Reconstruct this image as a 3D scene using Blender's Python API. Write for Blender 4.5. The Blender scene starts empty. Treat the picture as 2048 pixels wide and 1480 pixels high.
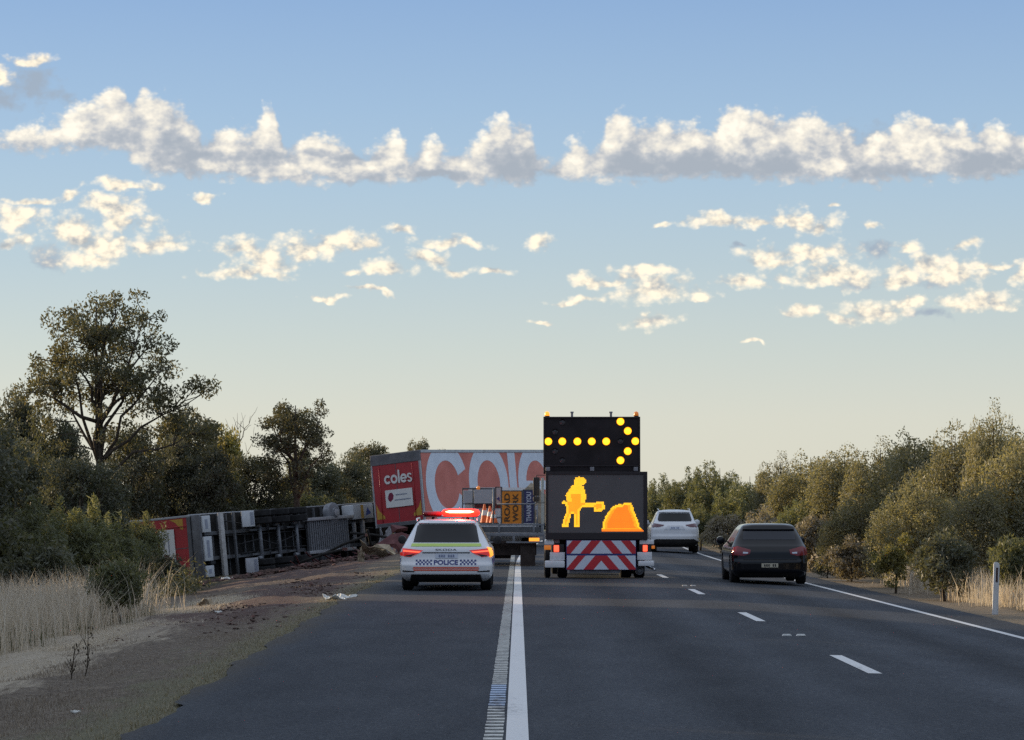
import bpy, bmesh, math, random
import numpy as np
from mathutils import Vector, Matrix, Euler
from mathutils.bvhtree import BVHTree

SC = bpy.context.scene
COL = SC.collection
R = math.radians

# ------------------------------------------------------------------ camera
FPX = 5200.0                                   # focal length in photo pixels (2048 wide)
cam_d = bpy.data.cameras.new('camera'); cam = bpy.data.objects.new('camera', cam_d); COL.objects.link(cam)
cam_d.sensor_width = 36.0; cam_d.lens = 36.0 * FPX / 2048.0
cam_d.clip_start = 0.2; cam_d.clip_end = 6000
cam.location = (0, 0, 1.6)
cam.rotation_euler = Euler((R(90) + math.atan(280 / FPX), 0, math.atan(12 / FPX)), 'XYZ')
SC.camera = cam
CAM_M = cam.rotation_euler.to_matrix()

def pix_dir(px, py):
    return CAM_M @ Vector(((px - 1024) / FPX, (740 - py) / FPX, -1.0))

def at(px, py, Y):
    "the point at distance Y down the road that the photo shows at this pixel"
    d = pix_dir(px, py)
    return Vector((0, 0, 1.6)) + d * (Y / d.y)

# ------------------------------------------------------------------ light
SUN_EL, SUN_AZ = 9.0, 57.0                     # degrees; azimuth counted to the left of the road ahead
SUN_DIR = Vector((-math.sin(R(SUN_AZ)) * math.cos(R(SUN_EL)), math.cos(R(SUN_AZ)) * math.cos(R(SUN_EL)), math.sin(R(SUN_EL))))
sun_d = bpy.data.lights.new('sun', 'SUN'); sun = bpy.data.objects.new('sun', sun_d); COL.objects.link(sun)
sun_d.energy = 5.0; sun_d.angle = R(0.6); sun_d.color = (1.0, 0.78, 0.50)
sun.rotation_euler = (-SUN_DIR).to_track_quat('-Z', 'Y').to_euler()
SC.view_settings.view_transform = 'Standard'; SC.view_settings.look = 'None'
SC.view_settings.exposure = 0.34; SC.view_settings.gamma = 1.0
SKY_STRENGTH = 0.12

# ------------------------------------------------------------------ world: sky and clouds
W = bpy.data.worlds.new('World'); SC.world = W; W.use_nodes = True
NT = W.node_tree; NT.nodes.clear()

class G:
    "small helper for building node graphs"
    def __init__(s, nt): s.nt = nt
    def new(s, t, **kw):
        n = s.nt.nodes.new(t)
        for k, v in kw.items(): setattr(n, k, v)
        return n
    def put(s, sock, v):
        if hasattr(v, 'links'): s.nt.links.new(v, sock)
        elif v is not None: sock.default_value = v
    def m(s, op, a, b=None, c=None, clamp=False):
        n = s.new('ShaderNodeMath', operation=op, use_clamp=clamp)
        for i, v in enumerate((a, b, c)):
            if v is not None: s.put(n.inputs[i], v)
        return n.outputs[0]
    def v(s, op, a, b=None):
        n = s.new('ShaderNodeVectorMath', operation=op)
        s.put(n.inputs[0], a)
        if b is not None: s.put(n.inputs[1], b)
        return n.outputs['Value'] if op in ('LENGTH', 'DOT_PRODUCT', 'DISTANCE') else n.outputs[0]
    def xyz(s, x, y, z):
        n = s.new('ShaderNodeCombineXYZ')
        for i, v in enumerate((x, y, z)): s.put(n.inputs[i], v)
        return n.outputs[0]
    def sep(s, v):
        n = s.new('ShaderNodeSeparateXYZ'); s.put(n.inputs[0], v); return n.outputs
    def noise(s, v, scale, detail=4, rough=0.5, dist=0.0, out='Fac'):
        n = s.new('ShaderNodeTexNoise'); s.put(n.inputs['Vector'], v)
        n.inputs['Scale'].default_value = scale; n.inputs['Detail'].default_value = detail
        n.inputs['Roughness'].default_value = rough; n.inputs['Distortion'].default_value = dist
        return n.outputs[out]
    def smooth(s, x, a, b, lo=0.0, hi=1.0):
        n = s.new('ShaderNodeMapRange', interpolation_type='SMOOTHSTEP')
        s.put(n.inputs[0], x)
        for i, q in enumerate((a, b, lo, hi)): n.inputs[i + 1].default_value = q
        return n.outputs[0]
    def mix(s, f, a, b, blend='MIX'):
        n = s.new('ShaderNodeMix', data_type='RGBA', blend_type=blend)
        s.put(n.inputs['Factor'], f); 
        for k, q in (('A', a), ('B', b)):
            sock = [i for i in n.inputs if i.name == k and i.type == 'RGBA'][0]
            s.put(sock, q if hasattr(q, 'links') else tuple(q) + (1,) * (4 - len(q)))
        return [o for o in n.outputs if o.type == 'RGBA'][0]
    def ramp(s, f, stops):
        n = s.new('ShaderNodeValToRGB'); s.put(n.inputs[0], f)
        el = n.color_ramp.elements
        while len(el) < len(stops): el.new(0.5)
        for e, (p, c) in zip(el, stops): e.position = p; e.color = tuple(c) + (1,)
        return n.outputs[0]

g = G(NT)
dirv = g.new('ShaderNodeTexCoord').outputs['Generated']
sky = g.new('ShaderNodeTexSky', sky_type='NISHITA')
sky.sun_disc = False; sky.sun_elevation = R(SUN_EL); sky.sun_rotation = R(-SUN_AZ)
sky.altitude = 0; sky.air_density = 1.0; sky.dust_density = 0.6; sky.ozone_density = 2.0
dx, dy, dz = g.sep(dirv)
el = g.m('ARCSINE', dz)                                            # elevation, radians
# the clear air of the evening: colour of the sky by elevation, blended with the physical sky and its glow towards the sun
air = g.ramp(g.m('DIVIDE', el, R(40.0)), [
    (0.0, (0.70, 0.675, 0.57)), (0.05, (0.675, 0.67, 0.585)), (0.09, (0.585, 0.635, 0.60)), (0.135, (0.485, 0.585, 0.63)), (0.175, (0.42, 0.55, 0.66)),
    (0.22, (0.350, 0.495, 0.665)), (0.285, (0.262, 0.405, 0.635)), (0.40, (0.34, 0.47, 0.68)), (0.75, (0.62, 0.71, 0.86)), (1.0, (0.64, 0.72, 0.86))])
# away from the sun the horizon is duller and bluer
air = g.mix(g.m('MULTIPLY', g.smooth(dy, 0.35, -0.5), g.smooth(el, R(30), R(8))), air, (0.22, 0.27, 0.36))
airv = g.v('SCALE', air); airv.node.inputs['Scale'].default_value = 0.88 / SKY_STRENGTH
nish = g.mix(1.0, sky.outputs[0], (0.62, 0.74, 1.0), 'MULTIPLY')
base = g.mix(0.16, airv, nish)

# clouds: flattened direction space, one unit = 1.1 degrees of arc
den = g.m('MAXIMUM', dy, 0.05)
P = g.xyz(g.m('MULTIPLY', g.m('DIVIDE', dx, den), 52.0), g.m('MULTIPLY', g.m('DIVIDE', dz, den), 52.0), 0.0)

def pq(px, py):
    d = pix_dir(px, py); return 52 * d.x / d.y, 52 * d.z / d.y

# the long bank of cumulus: height of its tops and of its flat base (in photo pixels) along the sky
BANK_TOP = [(-300,225),(-80,268),(0,266),(60,250),(95,240),(140,215),(175,195),(205,180),(245,178),(262,205),(290,178),(335,195),(375,225),(398,262),(415,285),(432,255),(465,240),(490,262),(512,245),(530,212),(548,205),(556,280),(580,290),(625,262),(655,258),(690,285),(735,300),(765,268),(785,258),(810,298),(822,312),(838,296),(870,275),(895,300),(945,282),(975,245),(1000,225),(1022,250),(1045,248),(1072,278),(1088,314),(1101,320),(1125,305),(1150,275),(1185,285),(1222,228),(1250,218),(1270,245),(1330,240),(1360,245),(1385,235),(1410,255),(1450,218),(1478,200),(1500,225),(1580,225),(1625,212),(1650,240),(1690,255),(1720,270),(1770,262),(1800,232),(1850,228),(1880,245),(1925,232),(1950,275),(1985,232),(2010,250),(2060,262),(2200,230),(2400,280)]
BANK_BASE = [(-300,312),(0,306),(90,306),(200,300),(215,302),(250,316),(290,342),(330,356),(420,362),(520,366),(700,370),(860,366),(1000,372),(1075,368),(1092,358),(1110,362),(1200,364),(1400,362),(1600,366),(1850,364),(2000,358),(2200,364),(2400,364)]
SCRAPS = [(58,117,34,13),(-5,150,30,26),(30,438,46,34),(60,400,50,10),(135,400,22,14),(245,372,60,13),(228,415,60,26),(255,440,44,22),(150,475,52,34),(205,488,56,32),(170,512,60,20),(318,490,42,24),(408,402,28,10),(20,490,40,14),
  (480,498,52,20),(530,525,60,28),(500,552,80,13),(625,498,60,24),(690,492,48,18),(735,488,20,14),(812,470,24,14),(890,488,52,14),(935,490,22,11),(775,543,44,22),(850,522,40,16),(912,540,30,10),(990,545,22,8),(1083,498,30,19),(710,552,16,10),
  (1285,545,50,16),(1215,560,44,12),(1312,582,74,24),(1172,565,26,12),(1150,600,42,8),(1300,640,48,14),(1080,651,20,5),(655,599,32,6),(740,590,40,4),
  (1440,450,66,14),(1520,445,60,12),(1590,442,60,18),(1640,452,44,22),(1668,412,18,7),(1610,510,96,18),(1560,522,60,12),(1660,552,84,24),(1495,568,50,13),(1815,500,30,17),(1870,530,44,26),(1905,548,56,30),(1800,552,40,20),(1985,538,46,10),(1930,492,30,10),
  (1600,628,36,15),(1690,640,30,12),(1755,622,56,24),(1810,606,34,16),(1935,605,70,16),(1990,612,30,10),(2040,562,20,22),(1745,455,14,8),(1330,455,16,5),(1400,590,20,7),(1500,695,14,4)]
HAZY = [(60,165,60,56),(115,195,50,24),(10,205,50,40),(105,515,52,20),(1880,560,80,16),(1850,628,60,12),(1700,560,60,10),(1480,492,18,6),(1750,500,36,16),(1750,300,250,62)]

def blob_field(pos, blobs, flat):
    out = None
    for (bx, by, rx, ry) in blobs:
        cx, cy = pq(bx, by)
        q = g.v('MULTIPLY', g.v('SUBTRACT', pos, (cx, cy, 0)), (100 / rx, 100 / ry, 0))
        if flat != 1.0: q = g.v('MAXIMUM', q, g.v('MULTIPLY', q, (-1, -flat, 0)))
        d = g.m('SUBTRACT', 1.0, g.v('LENGTH', q))
        out = d if out is None else g.m('MAXIMUM', out, d)
    return out

warp = g.v('SCALE', g.v('SUBTRACT', g.noise(P, 1.1, 3, 0.5, out='Color'), (0.5, 0.5, 0.5)))
warp.node.inputs['Scale'].default_value = 0.75
PW = g.v('ADD', P, warp)

U0, U1 = pq(-300, 300)[0], pq(2400, 300)[0]
def curve(table):
    "a float curve over the horizontal coordinate giving tan(elevation) * 52 / 12"
    n = g.new('ShaderNodeFloatCurve'); cu = n.mapping.curves[0]; n.mapping.use_clip = False
    pts = [((pq(x, y)[0] - U0) / (U1 - U0), pq(x, y)[1] / 12.0) for x, y in table]
    while len(cu.points) < len(pts): cu.points.new(0.5, 0.5)
    for p, q in zip(cu.points, pts): p.location = q; p.handle_type = 'AUTO'
    n.mapping.update(); return n
def bank_field(pos):
    x, y, _ = g.sep(pos)
    un = g.m('DIVIDE', g.m('SUBTRACT', x, U0), U1 - U0)
    t = curve(BANK_TOP); b = curve(BANK_BASE)
    g.put(t.inputs['Value'], un); g.put(b.inputs['Value'], un)
    top = g.m('MULTIPLY', t.outputs[0], 12.0); bas = g.m('MULTIPLY', b.outputs[0], 12.0)
    return g.m('MINIMUM', g.m('MULTIPLY', g.m('SUBTRACT', top, y), 2.4), g.m('MULTIPLY', g.m('SUBTRACT', y, bas), 3.2)), g.m('DIVIDE', g.m('SUBTRACT', y, bas), g.m('MAXIMUM', g.m('SUBTRACT', top, bas), 0.15))

def puffs(pos):
    stretch = g.v('MULTIPLY', pos, (1.0, 1.3, 1.0))
    n = g.noise(stretch, 2.0, 6, 0.58, 0.2)
    vo = g.new('ShaderNodeTexVoronoi', feature='SMOOTH_F1', voronoi_dimensions='2D')
    g.put(vo.inputs['Vector'], stretch); vo.inputs['Scale'].default_value = 2.6; vo.inputs['Detail'].default_value = 2.0
    vo.inputs['Roughness'].default_value = 0.6; vo.inputs['Smoothness'].default_value = 0.7
    puff = g.m('SUBTRACT', 0.5, vo.outputs['Distance'])
    return g.m('ADD', g.m('MULTIPLY', g.m('SUBTRACT', n, 0.5), 2.0), g.m('MULTIPLY', puff, 0.8))
PB = g.v('ADD', P, g.v('MULTIPLY', warp, (0.45, 0.28, 0)))
SO = (-0.24, 0.22, 0)
n0 = puffs(P); n1 = puffs(g.v('ADD', P, SO))
f0, h0 = bank_field(PB); f1, h1 = bank_field(g.v('ADD', PB, SO))
# the two layers are solid well inside and torn at their edges
b0 = g.m('ADD', g.m('ADD', g.m('MINIMUM', f0, 1.3), 0.34), g.m('MULTIPLY', n0, 0.75)); b1 = g.m('ADD', g.m('ADD', g.m('MINIMUM', f1, 1.3), 0.34), g.m('MULTIPLY', n1, 0.75))
sf = g.m('MULTIPLY', blob_field(PW, [(x, y, rx * 1.28, ry * 1.22) for x, y, rx, ry in SCRAPS], 1.4), 1.25)
s0 = g.m('ADD', sf, g.m('ADD', g.m('MULTIPLY', n0, 1.10), 0.50)); s1 = g.m('ADD', sf, g.m('ADD', g.m('MULTIPLY', n1, 1.10), 0.26))
d0 = g.m('MAXIMUM', b0, s0); d1 = g.m('MAXIMUM', b1, s1)
front = g.smooth(dy, 0.3, 0.6)
alpha = g.m('MULTIPLY', g.m('MAXIMUM', g.smooth(b0, 0.0, 0.75), g.smooth(s0, -0.05, 1.2)), front)
hz = g.m('ADD', g.m('MULTIPLY', blob_field(PW, HAZY, 1.0), 0.9), g.m('MULTIPLY', n0, 0.7))
hza = g.m('MULTIPLY', g.m('MULTIPLY', g.smooth(hz, -0.25, 0.7), 0.85), front)
fb, hb_ = bank_field(g.v('ADD', PB, (-0.42, 0.16, 0)))
broad = g.m('SUBTRACT', g.m('MINIMUM', f0, 1.2), g.m('MINIMUM', fb, 1.2)); broad = g.m('MAXIMUM', g.m('MINIMUM', broad, 1.0), -1.0)
fin = g.noise(g.v('MULTIPLY', P, (1, 1.4, 1)), 3.4, 5, 0.6)
lowf = g.noise(g.v('MULTIPLY', P, (1, 1.2, 1)), 0.95, 3, 0.5)
finc = g.m('SUBTRACT', fin, 0.5)
# parts of the bank that stand in their own shade, and paler shreds in front of it
SHADE = [(470,312,150,15),(720,312,95,12),(1010,318,95,46),(880,352,70,16),(1250,322,130,40),(1400,325,130,32),(1970,322,110,30),(230,272,44,24),(345,285,40,34),(1560,330,70,24),(640,305,60,12)]
PALE = [(560,340,310,15),(120,262,90,26),(1660,335,55,34),(1860,310,75,48),(1480,262,70,24),(1180,340,40,20)]
shade = g.smooth(g.m('ADD', blob_field(PB, SHADE, 1.0), g.m('MULTIPLY', finc, 0.9)), 0.0, 0.75)
pale = g.smooth(g.m('ADD', blob_field(PB, PALE, 1.0), g.m('MULTIPLY', finc, 1.1)), 0.0, 0.70)
litb = g.m('ADD', 0.58, g.m('MULTIPLY', g.m('SUBTRACT', n0, n1), 0.38))
litb = g.m('ADD', litb, g.m('MULTIPLY', broad, 0.24))
litb = g.m('SUBTRACT', litb, g.m('MULTIPLY', g.smooth(h0, 0.75, 0.05), g.m('MULTIPLY', g.smooth(lowf, 0.36, 0.64), 0.36)))
litb = g.m('ADD', litb, g.m('MULTIPLY', finc, 0.30))
litb = g.m('ADD', g.m('SUBTRACT', litb, g.m('MULTIPLY', shade, 0.42)), g.m('MULTIPLY', pale, 0.22))
lits = g.m('ADD', g.m('ADD', 0.64, g.m('MULTIPLY', g.m('SUBTRACT', d0, d1), 0.66)), g.m('MULTIPLY', finc, 0.70))
which = g.smooth(g.m('SUBTRACT', s0, b0), -0.1, 0.2)
lit = g.m('ADD', g.m('MULTIPLY', litb, g.m('SUBTRACT', 1.0, which)), g.m('MULTIPLY', lits, which))
lit = g.smooth(lit, 0.0, 1.1)
cl = g.ramp(lit, [(0.0, (0.40, 0.445, 0.505)), (0.28, (0.52, 0.545, 0.58)), (0.58, (0.74, 0.72, 0.68)), (0.85, (0.95, 0.89, 0.77)), (1.0, (1.10, 1.02, 0.87))])
cl = g.mix(g.m('MULTIPLY', g.smooth(g.m('SUBTRACT', s0, b0), 0.0, 0.4), 0.55), cl, g.mix(1.0, cl, (1.06, 0.98, 0.84), 'MULTIPLY'))
gain = g.m('DIVIDE', 0.80, SKY_STRENGTH)
clv = g.v('SCALE', cl); g.put(clv.node.inputs['Scale'], gain)
hzc = g.v('SCALE', g.xyz(0.36, 0.43, 0.52)); g.put(hzc.node.inputs['Scale'], gain)
withhaze = g.mix(hza, base, hzc)
final = g.mix(g.m('MULTIPLY', alpha, 0.96), withhaze, clv)
bg = g.new('ShaderNodeBackground'); g.put(bg.inputs['Color'], final); bg.inputs['Strength'].default_value = SKY_STRENGTH
g.nt.links.new(bg.outputs[0], g.new('ShaderNodeOutputWorld').inputs[0])
W.cycles.sampling_method = 'MANUAL'; W.cycles.sample_map_resolution = 256
SC.cycles.max_bounces = 10; SC.cycles.diffuse_bounces = 7; SC.cycles.sample_clamp_indirect = 1.5; SC.cycles.transparent_max_bounces = 6
SC.cycles.use_denoising = False

# ================================================================== helpers
def lin(c):
    return tuple(x / 12.92 if x <= 0.04045 else ((x + 0.055) / 1.055) ** 2.4 for x in c)

def mat(name, color, rough=0.5, metal=0.0, spec=0.5, coat=0.0, dirt=0.12, dscale=6.0, bump=0.0, bscale=40.0, emit=None, estr=0.0):
    "a painted, rubber, metal or plastic surface with a little uneven wear"
    m = bpy.data.materials.new(name); m.use_nodes = True
    g = G(m.node_tree); b = m.node_tree.nodes['Principled BSDF']
    co = g.new('ShaderNodeTexCoord').outputs['Object']
    n = g.noise(co, dscale, 5, 0.6)
    c = tuple(color)
    lo = tuple(x * (1 - dirt) for x in c); hi = tuple(min(1, x * (1 + dirt * 0.6)) for x in c)
    g.put(b.inputs['Base Color'], g.ramp(n, [(0.3, lo), (0.7, hi)]))
    g.put(b.inputs['Roughness'], g.smooth(n, 0.3, 0.75, min(1, rough * 1.18), rough * 0.85))
    b.inputs['Metallic'].default_value = metal; b.inputs['Specular IOR Level'].default_value = spec
    b.inputs['Coat Weight'].default_value = coat; b.inputs['Coat Roughness'].default_value = 0.06
    if bump:
        bn = g.new('ShaderNodeBump'); bn.inputs['Strength'].default_value = bump; bn.inputs['Distance'].default_value = 0.02
        g.put(bn.inputs['Height'], g.noise(co, bscale, 4, 0.6)); g.put(b.inputs['Normal'], bn.outputs[0])
    if emit:
        b.inputs['Emission Color'].default_value = tuple(emit) + (1,); b.inputs['Emission Strength'].default_value = estr
    return m

class MB:
    "collects vertices, faces and material slots; build() links them as ONE mesh object"
    def __init__(s): s.v = []; s.f = []; s.mi = []; s.cur = 0
    def slot(s, i): s.cur = i; return s
    def face(s, pts, flip=False):
        k = len(s.v); s.v += [tuple(p) for p in pts]
        idx = list(range(k, k + len(pts)))
        s.f.append(idx[::-1] if flip else idx); s.mi.append(s.cur)
    def mesh(s, vs, fs):
        k = len(s.v); s.v += [tuple(p) for p in vs]
        for f in fs: s.f.append([k + i for i in f]); s.mi.append(s.cur)
    def box(s, x0, x1, y0, y1, z0, z1, M=None, ch=0.0):
        "a box, with its edges along Y and Z chamfered when ch is given"
        if ch <= 0:
            vs = [(x, y, z) for z in (z0, z1) for y in (y0, y1) for x in (x0, x1)]
            fs = [(0, 2, 3, 1), (4, 5, 7, 6), (0, 1, 5, 4), (2, 6, 7, 3), (0, 4, 6, 2), (1, 3, 7, 5)]
        else:
            ch = min(ch, 0.45 * min(x1 - x0, y1 - y0, z1 - z0))
            bm = bmesh.new(); bmesh.ops.create_cube(bm, size=1.0)
            for v in bm.verts:
                v.co = Vector(((x0 + x1) / 2 + v.co.x * (x1 - x0), (y0 + y1) / 2 + v.co.y * (y1 - y0), (z0 + z1) / 2 + v.co.z * (z1 - z0)))
            bmesh.ops.bevel(bm, geom=bm.edges[:], offset=ch, segments=2, affect='EDGES', profile=0.6)
            bm.verts.ensure_lookup_table(); bm.verts.index_update()
            vs = [tuple(v.co) for v in bm.verts]; fs = [tuple(v.index for v in f.verts) for f in bm.faces]; bm.free()
        if M is not None: vs = [tuple(M @ Vector(p)) for p in vs]
        s.mesh(vs, fs); return s
    def tube(s, pts, r, n=8, cap=True):
        pts = [Vector(p) for p in pts]; rr = r if isinstance(r, (list, tuple)) else [r] * len(pts)
        rings = []; up = Vector((0, 0, 1)); last = None
        for i, p in enumerate(pts):
            t = (pts[min(i + 1, len(pts) - 1)] - pts[max(i - 1, 0)]).normalized()
            a = t.cross(up if abs(t.z) < 0.95 else Vector((1, 0, 0))).normalized() if last is None else (last - t * last.dot(t)).normalized()
            last = a; b = t.cross(a)
            rings.append([p + (a * math.cos(2 * math.pi * k / n) + b * math.sin(2 * math.pi * k / n)) * rr[i] for k in range(n)])
        vs = [q for ring in rings for q in ring]; fs = []
        for i in range(len(pts) - 1):
            for k in range(n): fs.append((i * n + k, i * n + (k + 1) % n, (i + 1) * n + (k + 1) % n, (i + 1) * n + k))
        if cap: fs += [tuple(range(n))[::-1], tuple(range((len(pts) - 1) * n, len(pts) * n))]
        s.mesh(vs, fs); return s
    def cyl(s, c, axis, r, h, n=24, r2=None):
        c = Vector(c); a = Vector(axis).normalized()
        s.tube([c - a * h / 2, c + a * h / 2], [r, r if r2 is None else r2], n); return s
    def lathe(s, c, axis, prof, n=28):
        "profile of (offset along the axis, radius)"
        c = Vector(c); a = Vector(axis).normalized(); u = a.orthogonal().normalized(); w = a.cross(u)
        vs = []; fs = []; k = len(prof)
        for o, q in prof:
            for i in range(n):
                t = 2 * math.pi * i / n; vs.append(c + a * o + (u * math.cos(t) + w * math.sin(t)) * max(q, 1e-4))
        for j in range(k - 1):
            for i in range(n): fs.append((j * n + i, j * n + (i + 1) % n, (j + 1) * n + (i + 1) % n, (j + 1) * n + i))
        fs += [tuple(range(n))[::-1], tuple(range((k - 1) * n, k * n))]
        s.mesh(vs, fs); return s
    def prism(s, poly, y0, y1, M=None):
        "polygon in x,z pushed from y0 to y1"
        n = len(poly); vs = [(x, y0, z) for x, z in poly] + [(x, y1, z) for x, z in poly]
        fs = [tuple(range(n)), tuple(range(n, 2 * n))[::-1]] + [((i + 1) % n, i, n + i, n + (i + 1) % n) for i in range(n)]
        if M is not None: vs = [tuple(M @ Vector(p)) for p in vs]
        s.mesh(vs, fs); return s
    def build(s, name, mats, parent=None, smooth=False, loc=None, fix=True):
        me = bpy.data.meshes.new(name); me.from_pydata(s.v, [], s.f); me.update()
        mats = mats if isinstance(mats, (list, tuple)) else [mats]
        for m in mats: me.materials.append(m)
        if len(mats) > 1: me.polygons.foreach_set('material_index', s.mi)
        if fix:
            bm = bmesh.new(); bm.from_mesh(me)
            bmesh.ops.recalc_face_normals(bm, faces=bm.faces); bm.to_mesh(me); bm.free()
        if smooth:
            me.polygons.foreach_set('use_smooth', [True] * len(me.polygons))
            if smooth is not True: me.set_sharp_from_angle(angle=R(smooth))
        return link(name, me, parent, loc)

def link(name, me, parent=None, loc=None):
    o = bpy.data.objects.new(name, me); COL.objects.link(o)
    if parent is not None: o.parent = parent
    if loc is not None: o.location = loc
    return o

def tag(o, label=None, cat=None, group=None, kind=None):
    if label: o['label'] = label
    if cat: o['category'] = cat
    if group: o['group'] = group
    if kind: o['kind'] = kind
    return o

def thing(name, label, cat, loc, rz=0.0, group=None):
    o = bpy.data.objects.new(name, None); COL.objects.link(o); o.empty_display_size = 0.3
    o.location = loc; o.rotation_euler = (0, 0, rz)
    return tag(o, label, cat, group)

def copy_tree(o, parent=None):
    c = o.copy(); COL.objects.link(c); c.parent = parent
    for ch in list(o.children): copy_tree(ch, c)
    return c

def clip_rect(poly, x0, x1, z0, z1):
    "Sutherland-Hodgman clip of a polygon to a rectangle"
    def cut(ps, inside, cross):
        out = []
        for i in range(len(ps)):
            a, b = ps[i - 1], ps[i]
            if inside(b):
                if not inside(a): out.append(cross(a, b))
                out.append(b)
            elif inside(a): out.append(cross(a, b))
        return out
    def atx(X): return lambda a, b: (X, a[1] + (b[1] - a[1]) * (X - a[0]) / (b[0] - a[0]))
    def atz(Z): return lambda a, b: (a[0] + (b[0] - a[0]) * (Z - a[1]) / (b[1] - a[1]), Z)
    for ins, cr in ((lambda p: p[0] >= x0, atx(x0)), (lambda p: p[0] <= x1, atx(x1)), (lambda p: p[1] >= z0, atz(z0)), (lambda p: p[1] <= z1, atz(z1))):
        if poly: poly = cut(poly, ins, cr)
    return poly

def text_mesh(body, bold=0.0, shear=0.0):
    "outline lettering as 2-D triangles, centred, cap height 1"
    cu = bpy.data.curves.new('lettering', 'FONT'); cu.body = body; cu.align_x = 'CENTER'; cu.resolution_u = 4
    cu.offset = bold; cu.shear = shear
    o = bpy.data.objects.new('lettering', cu); COL.objects.link(o)
    me = bpy.data.meshes.new_from_object(o.evaluated_get(bpy.context.evaluated_depsgraph_get()))
    vs = [(v.co.x, v.co.y) for v in me.vertices]; fs = [tuple(p.vertices) for p in me.polygons]
    bpy.data.objects.remove(o); bpy.data.curves.remove(cu); bpy.data.meshes.remove(me)
    x0 = min(v[0] for v in vs); x1 = max(v[0] for v in vs); y0 = min(v[1] for v in vs); y1 = max(v[1] for v in vs)
    return [((x - (x0 + x1) / 2) / (x1 - x0), (y - (y0 + y1) / 2) / (y1 - y0)) for x, y in vs], fs

RNG = random.Random(7)

# ================================================================== the ground and the road
def bend(Y):                                            # the carriageway swings gently right in the distance
    return 0.0003 * max(0.0, Y - 70) ** 2 if Y < 300 else 0.0003 * 230 ** 2 + 0.138 * (Y - 300)

def road_z(X):
    return 0.0 if X < 3.5 else -0.05 * (X - 3.5)

def pl(x, pts):
    for (a, za), (b, zb) in zip(pts, pts[1:]):
        if x <= b: return za + (zb - za) * max(0.0, (x - a)) / (b - a)
    return pts[-1][1]

LEFT = [(-400, -1.2), (-40, -1.3), (-12.5, -1.08), (-9, -0.72), (-6.5, -0.36), (-5, -0.17), (-3.3, -0.035), (-2.6, -0.03)]
RIGHT = [(3.5, -0.03), (8.1, -0.26), (8.6, -0.275), (10.0, -0.26), (12.5, 0.05), (16, 0.25), (60, 0.4), (400, 0.5)]
def ground_z(X, Y):
    x = X - bend(Y)
    return pl(x, LEFT) if x < 0 else pl(x, RIGHT)

def edge_left(Y):                                       # ragged edge of the seal
    return pl(Y, [(0, -2.6), (18, -2.74), (30, -3.0), (45, -3.17), (55, -3.12), (80, -3.05), (400, -3.05)]) + bend(Y)

def sheet(name, xs_of, ys, zf, m, rows_noise=0.0):
    vs, fs = [], []; n = None
    for Y in ys:
        xs = xs_of(Y); n = len(xs)
        for X in xs: vs.append((X, Y, zf(X, Y)))
    for j in range(len(ys) - 1):
        for i in range(n - 1):
            a = j * n + i; fs.append((a, a + 1, a + n + 1, a + n))
    me = bpy.data.meshes.new(name); me.from_pydata(vs, [], fs); me.materials.append(m)
    me.polygons.foreach_set('use_smooth', [True] * len(fs)); me.update()
    return link(name, me)

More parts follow.
